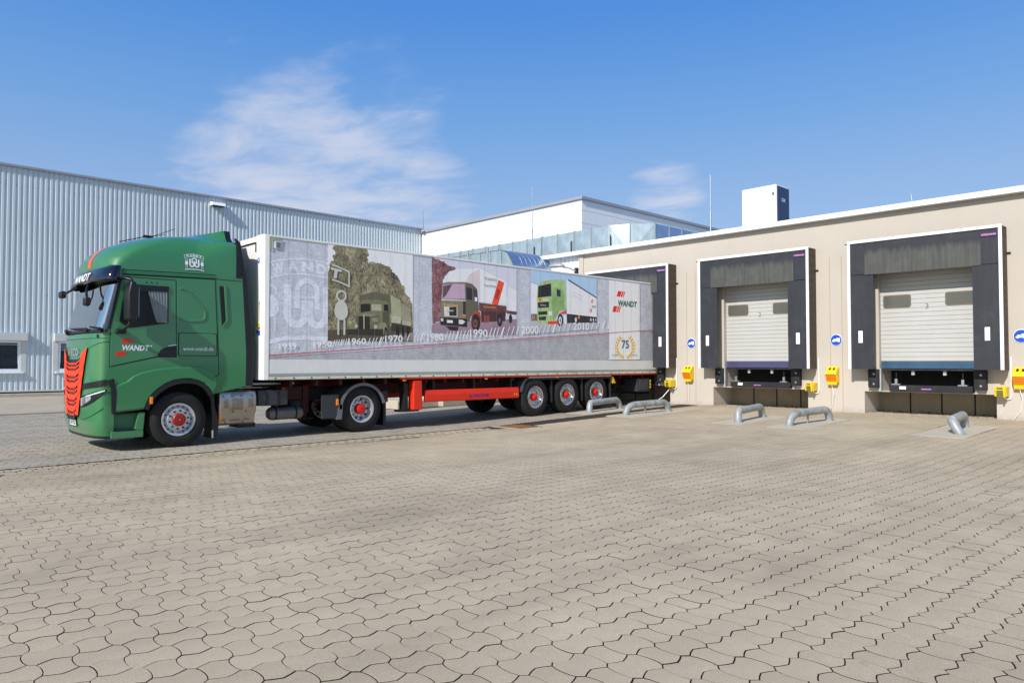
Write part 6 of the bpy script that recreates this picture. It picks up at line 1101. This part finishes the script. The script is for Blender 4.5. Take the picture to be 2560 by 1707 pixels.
# ================================================================== semi trailer
YT = 13.91; YF = 16.46; XA, XB = 6.36, 20.02
trl = thing('semi_trailer', 'white box semi-trailer with printed history pictures, backed into the left dock', 'trailer', (14, 15.2, 0))
m_tw = mat('trailer_white', (232, 233, 230), .42, var=.04, scale=1.5, streak=.03, dirt=(196, 188, 172), dirtamt=.25)
m_talu = mat('trailer_alu', (176, 186, 184), .35, .5, var=.1, scale=5)
m_tcream = mat('trailer_rail_cream', (226, 220, 200), .5, var=.08, scale=6, dirt=(150, 120, 84), dirtamt=.35)
m_tred = mat('trailer_red', (232, 46, 18), .42, var=.06, scale=5, dirt=(120, 34, 18), dirtamt=.25)
m_tredd = mat('trailer_red_dark', (64, 18, 12), .7, var=.3, scale=6, dirt=(44, 24, 18), dirtamt=.6)  # frame red set darker than the skirts, with dirt blotches
PK = 1.7
def printmat(col, tex):
    nm = 'print_%d_%d_%d_%d' % (*col, tex)
    if nm in MATS: return MATS[nm]
    m = mat(nm, col, .38, var=((.20 if sum(col) < 450 else .035), .05, .10)[tex], scale=(6, 5, 6)[tex], k=PK, spec=.4)
    if tex:
        t = m.node_tree; b = t.nodes['Principled BSDF']; src = b.inputs['Base Color'].links[0].from_socket
        co = nd(t, 'ShaderNodeTexCoord').outputs['Object']
        mp = nd(t, 'ShaderNodeMapping'); mp.inputs['Scale'].default_value = (1.6, 1, .8) if tex == 1 else (.6, 1, 1.6); mp.inputs['Rotation'].default_value = (0, R(25) if tex == 1 else 0, 0); t.links.new(co, mp.inputs[0])
        n = nd(t, 'ShaderNodeTexNoise'); n.inputs['Scale'].default_value = 19 if tex == 1 else 26; n.inputs['Detail'].default_value = 10; n.inputs['Roughness'].default_value = .78; t.links.new(mp.outputs[0], n.inputs[0])
        n2_ = nd(t, 'ShaderNodeTexNoise'); n2_.inputs['Scale'].default_value = 3.2; n2_.inputs['Detail'].default_value = 3; t.links.new(co, n2_.inputs[0])
        f = maprange(n.outputs[0], .36, .64, *((.12, 2.1) if tex == 1 else (.78, 1.24)), t, 'LINEAR')
        f = mm('MULTIPLY', f, maprange(n2_.outputs[0], .3, .7, *((.55, 1.6) if tex == 1 else (.92, 1.08)), t, 'LINEAR'), t)
        v = nd(t, 'ShaderNodeVectorMath', operation='SCALE'); t.links.new(src, v.inputs[0]); t.links.new(f, v.inputs['Scale']); t.links.new(v.outputs[0], b.inputs['Base Color'])
    return m
m_pg = printmat((166, 168, 175), 2)
# box: core, panels, rails, posts
obj('box_core', MB().box(XA + .05, XB - .03, YT + .03, YF, 1.26, 4.10), m_tw, trl)
xp = 6.475; i = 0
while xp < 19.83:
    x2 = min(xp + .4125, 19.86); obj('side_panel', MB().box(xp + .0015, x2 - .0015, YT, YT + .03, 1.60, 4.075), m_pg, trl); xp += .4125
obj('kick_panel', MB().box(6.475, 19.86, YT - .004, YT + .03, 1.315, 1.598), m_tw, trl, bevel=.006)
obj('rub_strip', MB().box(6.475, 19.86, YT - .012, YT + .03, 1.262, 1.313), m_talu, trl, bevel=.006)
obj('side_rail', MB().box(6.475, 19.86, YT - .008, YT + .05, 1.19, 1.260), m_tcream, trl, bevel=.008)
for k in range(34): obj('rail_bolt', MB().lathe([(.016, -.006), (.016, 0)], (6.62 + k * .4, YT - .008, 1.222), 10, 'y'), m_gap, trl)
obj('top_rail', MB().box(XA + .1, XB, YT - .012, YT + .05, 4.077, 4.13), m_tw, trl, bevel=.012)
obj('front_post', MB().prism([(XA + .03, YT), (XA + .112, YT - .012), (XA + .112, YT + .06), (XA + .03, YT + .06)], 1.19, 4.13, 'z'), m_tw, trl, bevel=.006, fix=True)
fw_ = MB().box(XA, XA + .05, YT + .02, YF - .02, 1.19, 4.13)
obj('front_wall', fw_, m_tw, trl, bevel=.02)
obj('front_corner', MB().prism([(XA - .02, YT + .09), (XA - .02, YT + .32), (XA + .0, YT + .34), (XA + .03, YT + .34), (XA + .03, YT + .0), (XA + .02, YT + .0)], 1.19, 4.13, 'z'), m_tw, trl, bevel=.02, fix=True)
obj('roof', MB().box(XA + .05, XB, YT + .05, YF, 4.10, 4.125), m_tw, trl)
obj('rear_post', MB().box(19.86, XB, YT - .008, YT + .08, 1.17, 4.13), m_tcream, trl, bevel=.01)
obj('rear_post', MB().box(19.86, XB, YF - .08, YF, 1.17, 4.13), m_tcream, trl, bevel=.01)
rb_ = MB()
for k in range(3):
    for u in (19.90, 19.97): rb_.lathe([(.012, -.006), (.012, 0)], (u, YT - .008, 1.22 + k * .05), 8, 'y')
obj('post_bolts', rb_, m_gap, trl)
obj('front_gutter', MB().box(XA - .024, XA - .002, YT + .40, YF - .1, 3.985, 4.005).box(XA - .024, XA - .002, YT + .33, YT + .37, 3.80, 4.0), m_bplast, trl)
obj('front_badge', MB().poly([(XA - .0235, YT + .20 + .055 * cos(a), 3.62 + .05 * sin(a)) for a in np.linspace(0, 6.1, 18)]), m_signb, trl)
obj('badge_centre', MB().poly([(XA - .0245, YT + .20 + .038 * cos(a), 3.625 + .034 * sin(a)) for a in np.linspace(0, 6.1, 14)]), m_tw, trl); obj('badge_bar', MB().box(XA - .0262, XA - .0242, YT + .192, YT + .208, 3.615, 3.655).box(XA - .0262, XA - .0242, YT + .155, YT + .245, 3.56, 3.572), m_signb, trl)
obj('warning_sticker', MB().box(XA - .0235, XA - .021, YT + .11, YT + .28, 2.20, 2.33), m_yel, trl); obj('warning_sticker', MB().box(XA - .0235, XA - .021, YT + .11, YT + .28, 2.09, 2.19), m_signb, trl)
for q in range(2):
    for u in range(2): obj('sticker_field', MB().box(XA - .0245, XA - .0236, YT + .12 + u * .085, YT + .185 + u * .085, 2.10 + q * .115, 2.135 + q * .115), m_signw if u else m_lbl, trl)
obj('rust_stain', MB().poly([(XA - .0225, YT + .125, 2.74), (XA - .0225, YT + .15, 2.76), (XA - .0225, YT + .17, 2.73), (XA - .0225, YT + .165, 2.60), (XA - .0225, YT + .16, 2.42), (XA - .0225, YT + .145, 2.36), (XA - .0225, YT + .138, 2.55)]), mat('rust_run', (222, 170, 104), .8, var=.25, scale=20), trl)
obj('rust_spot', MB().poly([(XA - .0232, YT + .15 + .02 * cos(a), 2.745 + .025 * sin(a)) for a in np.linspace(0, 6, 9)]), m_rust, trl)
# printed pictures: thin foil layers
PALM = [printmat(c, t) for c, t in PAL]
lay = {}
def ragged(pts):
    """leafy outline: edges inside the picture are broken up"""
    xs_, zs_ = [p[0] for p in pts], [p[1] for p in pts]; o = []
    for p, q in zip(pts, pts[1:] + pts[:1]):
        o.append(p); edge = (abs(p[0] - q[0]) < .03 and (abs(p[0] - min(xs_)) < .05 or abs(p[0] - max(xs_)) < .05)) or abs(p[1] - q[1]) < .012 or (p[1] < 2.4 and q[1] < 2.4)
        if edge: continue
        n = max(1, int(math.hypot(p[0] - q[0], p[1] - q[1]) / .022))
        for i in range(1, n): t = i / n; o.append((p[0] + (q[0] - p[0]) * t + random.uniform(-.022, .022), p[1] + (q[1] - p[1]) * t + random.uniform(-.022, .022)))
    return o
yl = YT - .0010
for n, (ci, pts) in enumerate(PRN):
    y = yl - .00006 * n - (.006 if n > 1 else 0); lay[n] = (ci, MB().poly([(x, y, min(z, 4.074)) for x, z in (ragged(pts) if PAL[ci][1] == 1 else pts)]))
for ci, mb in lay.values(): obj('printed_leaf' if PAL[ci][0] == (222, 158, 48) else 'printed_tick' if PAL[ci][0] == (206, 210, 214) else 'printed_picture', mb, PALM[ci], trl)
yt = yl - .00006 * len(PRN) - .0068
for n, (s, x, z, w, h, col, bold, shr) in enumerate(PTX):
    rise = .033 if s in ('1939', '1950', '1960', '1970', '1980', '1990', '2000', '2010') and w > .3 else 0
    obj('printed_lettering', text(MB(), s, lambda u, v: (x + u, yt - n * .00003, z + v + u * rise), w, h, bold, shr), printmat(col, 0), trl)
# faded emblem across the left of the print
yb_ = YT - .0009
clip = lambda u, v: (max(6.48, 7.31 + u), yb_ - .0002, 1.92 + v)
em = emblem(clip, 1.98, 1.86); em2 = MB()
for f_ in em.f:
    p = [em.v[i] for i in f_]
    if max(q[0] for q in p) - min(q[0] for q in p) > 1e-4: em2.poly(p)
left, right = MB(), MB()
for f_ in em2.f:
    p = [em2.v[i] for i in f_]
    if min(q[0] for q in p) > 7.78 and max(q[2] for q in p) < 2.12: continue
    if min(q[0] for q in p) > 7.78: right.poly([(x, y - yb_ + yt - .0004, z) for x, y, z in p])
    else: left.poly(p)
obj('faded_emblem', left, printmat((184, 187, 195), 2), trl); obj('faded_emblem', right, printmat((168, 168, 158), 0), trl)
sm_ = MB(); xp = 6.475 + .4125; ys_ = yt - .0025
while xp < 19.83: sm_.box(xp - .0022, xp + .0022, ys_, ys_ + .0004, 1.60, 4.075); xp += .4125
obj('panel_joints', sm_, mat('panel_joint', (142, 144, 150), .5, var=.1), trl)
ve = obj('vent', MB().box(6.575, 6.72, YT - .02, YT, 3.86, 4.01), m_tw, trl, bevel=.006)
for k in range(6): obj('vent_slat', MB().box(6.60, 6.695, YT - .026, YT - .019, 3.878 + k * .021, 3.888 + k * .021), m_mud, ve)
obj('marker_plate', MB().box(19.64, 19.72, YT - .014, YT - .004, 3.83, 3.97), m_mud, trl, bevel=.006)
obj('maker_lettering', text(MB(), 'KRONE', lambda u, v: (19.62 + u, YT - .006, 1.545 + v), .15, .022, .01), m_print2, trl)
# chassis
obj('lower_red_rail', MB().box(9.7, 19.9, YT + .01, YT + .10, 1.145, 1.189), m_tred, trl, bevel=.006)
for y in (14.75, 15.62): obj('frame_beam', MB().prism([(6.9, 1.0), (8.9, 1.0), (9.9, .80), (19.6, .80), (19.6, 1.18), (6.9, 1.18)], y - .06, y + .06), m_tredd, trl, fix=True)
obj('floor', MB().box(6.4, 19.9, YT + .06, YF - .03, 1.175, 1.195), m_chas, trl)
for k in range(22): obj('cross_member', MB().box(7.0 + k * .58, 7.06 + k * .58, YT + .12, YF - .1, 1.05, 1.174), m_tredd, trl)
obj('gooseneck_plate', MB().prism([(6.95, 1.02), (7.55, 1.02), (7.55, .74), (7.1, .74), (6.95, .80)], 14.58, 14.62), m_tredd, trl, fix=True)
obj('coupling_red', MB().box(6.98, 7.12, 14.50, 14.57, .76, .94).lathe([(.06, -.02), (.06, .02)], (7.08, 14.5, .95), 14, 'y').box(6.97, 7.16, 14.48, 14.52, .82, .88), m_tred, trl, bevel=.01)
obj('landing_leg', MB().box(7.56, 7.70, 14.55, 14.69, .45, 1.05).box(7.59, 7.67, 14.58, 14.66, .33, .45).box(7.46, 7.80, 14.5, 14.74, .31, .335), m_tredd, trl, bevel=.01); obj('landing_leg', MB().box(7.56, 7.70, 15.75, 15.89, .45, 1.05).box(7.46, 7.80, 15.7, 15.94, .31, .335), m_tredd, trl, bevel=.01)
# side guards
for s in (-1, 1):
    ya, yb = (13.95, 14.03) if s < 0 else (16.42, 16.34)
    sk = obj('side_skirt', MB().prism([(min(ya, yb), .62), (min(ya, yb), .76), (min(ya, yb) + .025, .875), (max(ya, yb), .875), (max(ya, yb), .59), (min(ya, yb) + .02, .59)] if s < 0 else [(16.34, .59), (16.42, .62), (16.42, .76), (16.395, .875), (16.34, .875)], 10.43, 13.55, 'x'), m_tred, trl, bevel=.01, fix=True)
    obj('guard_post', MB().prism([(10.06, 1.12), (10.32, 1.12), (10.335, .42), (10.06, .42)], ya + .02 * s, yb - .12 * s), m_tred, trl, bevel=.03, seg=3, fix=True)
    obj('guard_foot', MB().box(9.78, 10.3, min(yb, yb - .3 * s), max(yb, yb - .3 * s), .38, .425).box(9.86, 9.98, min(yb, yb - .2 * s), max(yb, yb - .2 * s), .4, 1.16), m_chas, trl, bevel=.01)
    for x in (10.7, 12.0, 13.3): obj('skirt_bracket', MB().box(x, x + .06, min(yb, yb - .25 * s), max(yb, yb - .25 * s), .7, 1.16), m_chas, trl)
    if s < 0:
        obj('skirt_lettering', text(MB(), 'KRONE', lambda u, v: (11.96 + u, 13.9475, .66 + v), .50, .075, .03).box(11.80, 11.815, 13.9465, 13.948, .655, .74).box(11.80, 11.90, 13.9465, 13.948, .655, .668).box(11.885, 11.90, 13.9465, 13.948, .668, .74).box(11.842, 11.857, 13.9465, 13.948, .668, .74), m_lbl, trl)
        obj('skirt_marker', MB().poly([(13.38 + .025 * cos(a), 13.948, .70 + .025 * sin(a)) for a in np.linspace(0, 6, 12)]).poly([(13.43, 13.9475, .67), (13.49, 13.9475, .67), (13.46, 13.9475, .735)]), m_yel, trl)
# axles and wheels
ax = (14.18, 15.485, 16.79)
for x in ax:
    zt = z1(x, 14.2) + .525
    wheel(trl, x, YT + .22, zt, .525, .375, 'trailer', -1); wheel(trl, x, YF - .22, zt, .525, .375, 'trailer', 1)
    obj('axle', MB().tube([(x, YT + .4, zt), (x, YF - .4, zt)], .065, 12), m_chas, trl)
    obj('air_spring', MB().lathe([(.13, 0), (.15, .08), (.13, .16), (.15, .22), (.13, .28)], (x + .35, 14.75, .55), 16, 'z').lathe([(.13, 0), (.15, .08), (.13, .16), (.15, .22), (.13, .28)], (x + .35, 15.62, .55), 16, 'z'), m_bplast, trl)
fd = MB()
obj('wheel_cover', MB().box(13.84, 17.5, YT + .03, YT + .46, 1.105, 1.14).box(13.84, 17.5, YT + .02, YT + .05, 1.06, 1.14), m_bplast, trl, bevel=.01)
obj('cover_edge', MB().box(13.9, 17.45, YT + .012, YT + .03, 1.118, 1.146), m_galvm, trl)
obj('front_flap', MB().prism([(13.62, .74), (13.68, .74), (13.78, 1.0), (13.90, 1.12), (13.84, 1.14), (13.72, 1.02)], YT + .03, YT + .45), m_mud, trl, fix=True)
for x in (14.83, 16.13, 17.44):
    obj('spray_flap', MB().box(x - .02, x + .02, YT + .04, YT + .45, .42, 1.1), m_bplast, trl)
    br = MB()
    for k in range(18): br.box(x - .024, x - .018, YT + .03, YT + .052, .44 + k * .026, .452 + k * .026).box(x - .02, x + .02, YT + .03, YT + .042, .44 + k * .026, .452 + k * .026)
    o = obj('flap_bristles', br, m_mud, trl); tag(o, kind='stuff')
for x in (9.75, 12.3, 15.0): obj('side_marker', MB().box(x, x + .09, YT + .005, YT + .02, 1.105, 1.135), m_amber, trl, bevel=.004)
ck = obj('yellow_chock', MB().prism([(17.52, 1.10), (17.60, 1.10), (17.72, .90), (17.56, .90)], YT + .04, YT + .2), m_yel, trl, bevel=.01, fix=True)
bxx = obj('tool_box', MB().box(18.84, 19.52, YT + .06, YT + .62, .60, 1.03), m_batt, trl, bevel=.03, seg=3)
obj('tool_box_lid', MB().box(18.95, 19.42, YT + .045, YT + .07, .66, .97), m_mud, bxx, bevel=.02)
for z in (.70, .80, .90): obj('box_latch', MB().box(19.53, 19.58, YT + .06, YT + .16, z, z + .07), m_yel, bxx, bevel=.006)
obj('rear_bumper', MB().box(19.55, 19.75, YT + .1, YF - .1, .50, .66).box(19.6, 19.7, 14.7, 14.8, .6, 1.0).box(19.6, 19.7, 15.6, 15.7, .6, 1.0), m_chas, trl, bevel=.02)
obj('rear_crossbeam', MB().box(19.8, 20.0, YT + .05, YF - .05, .96, 1.18), m_chas, trl, bevel=.01)
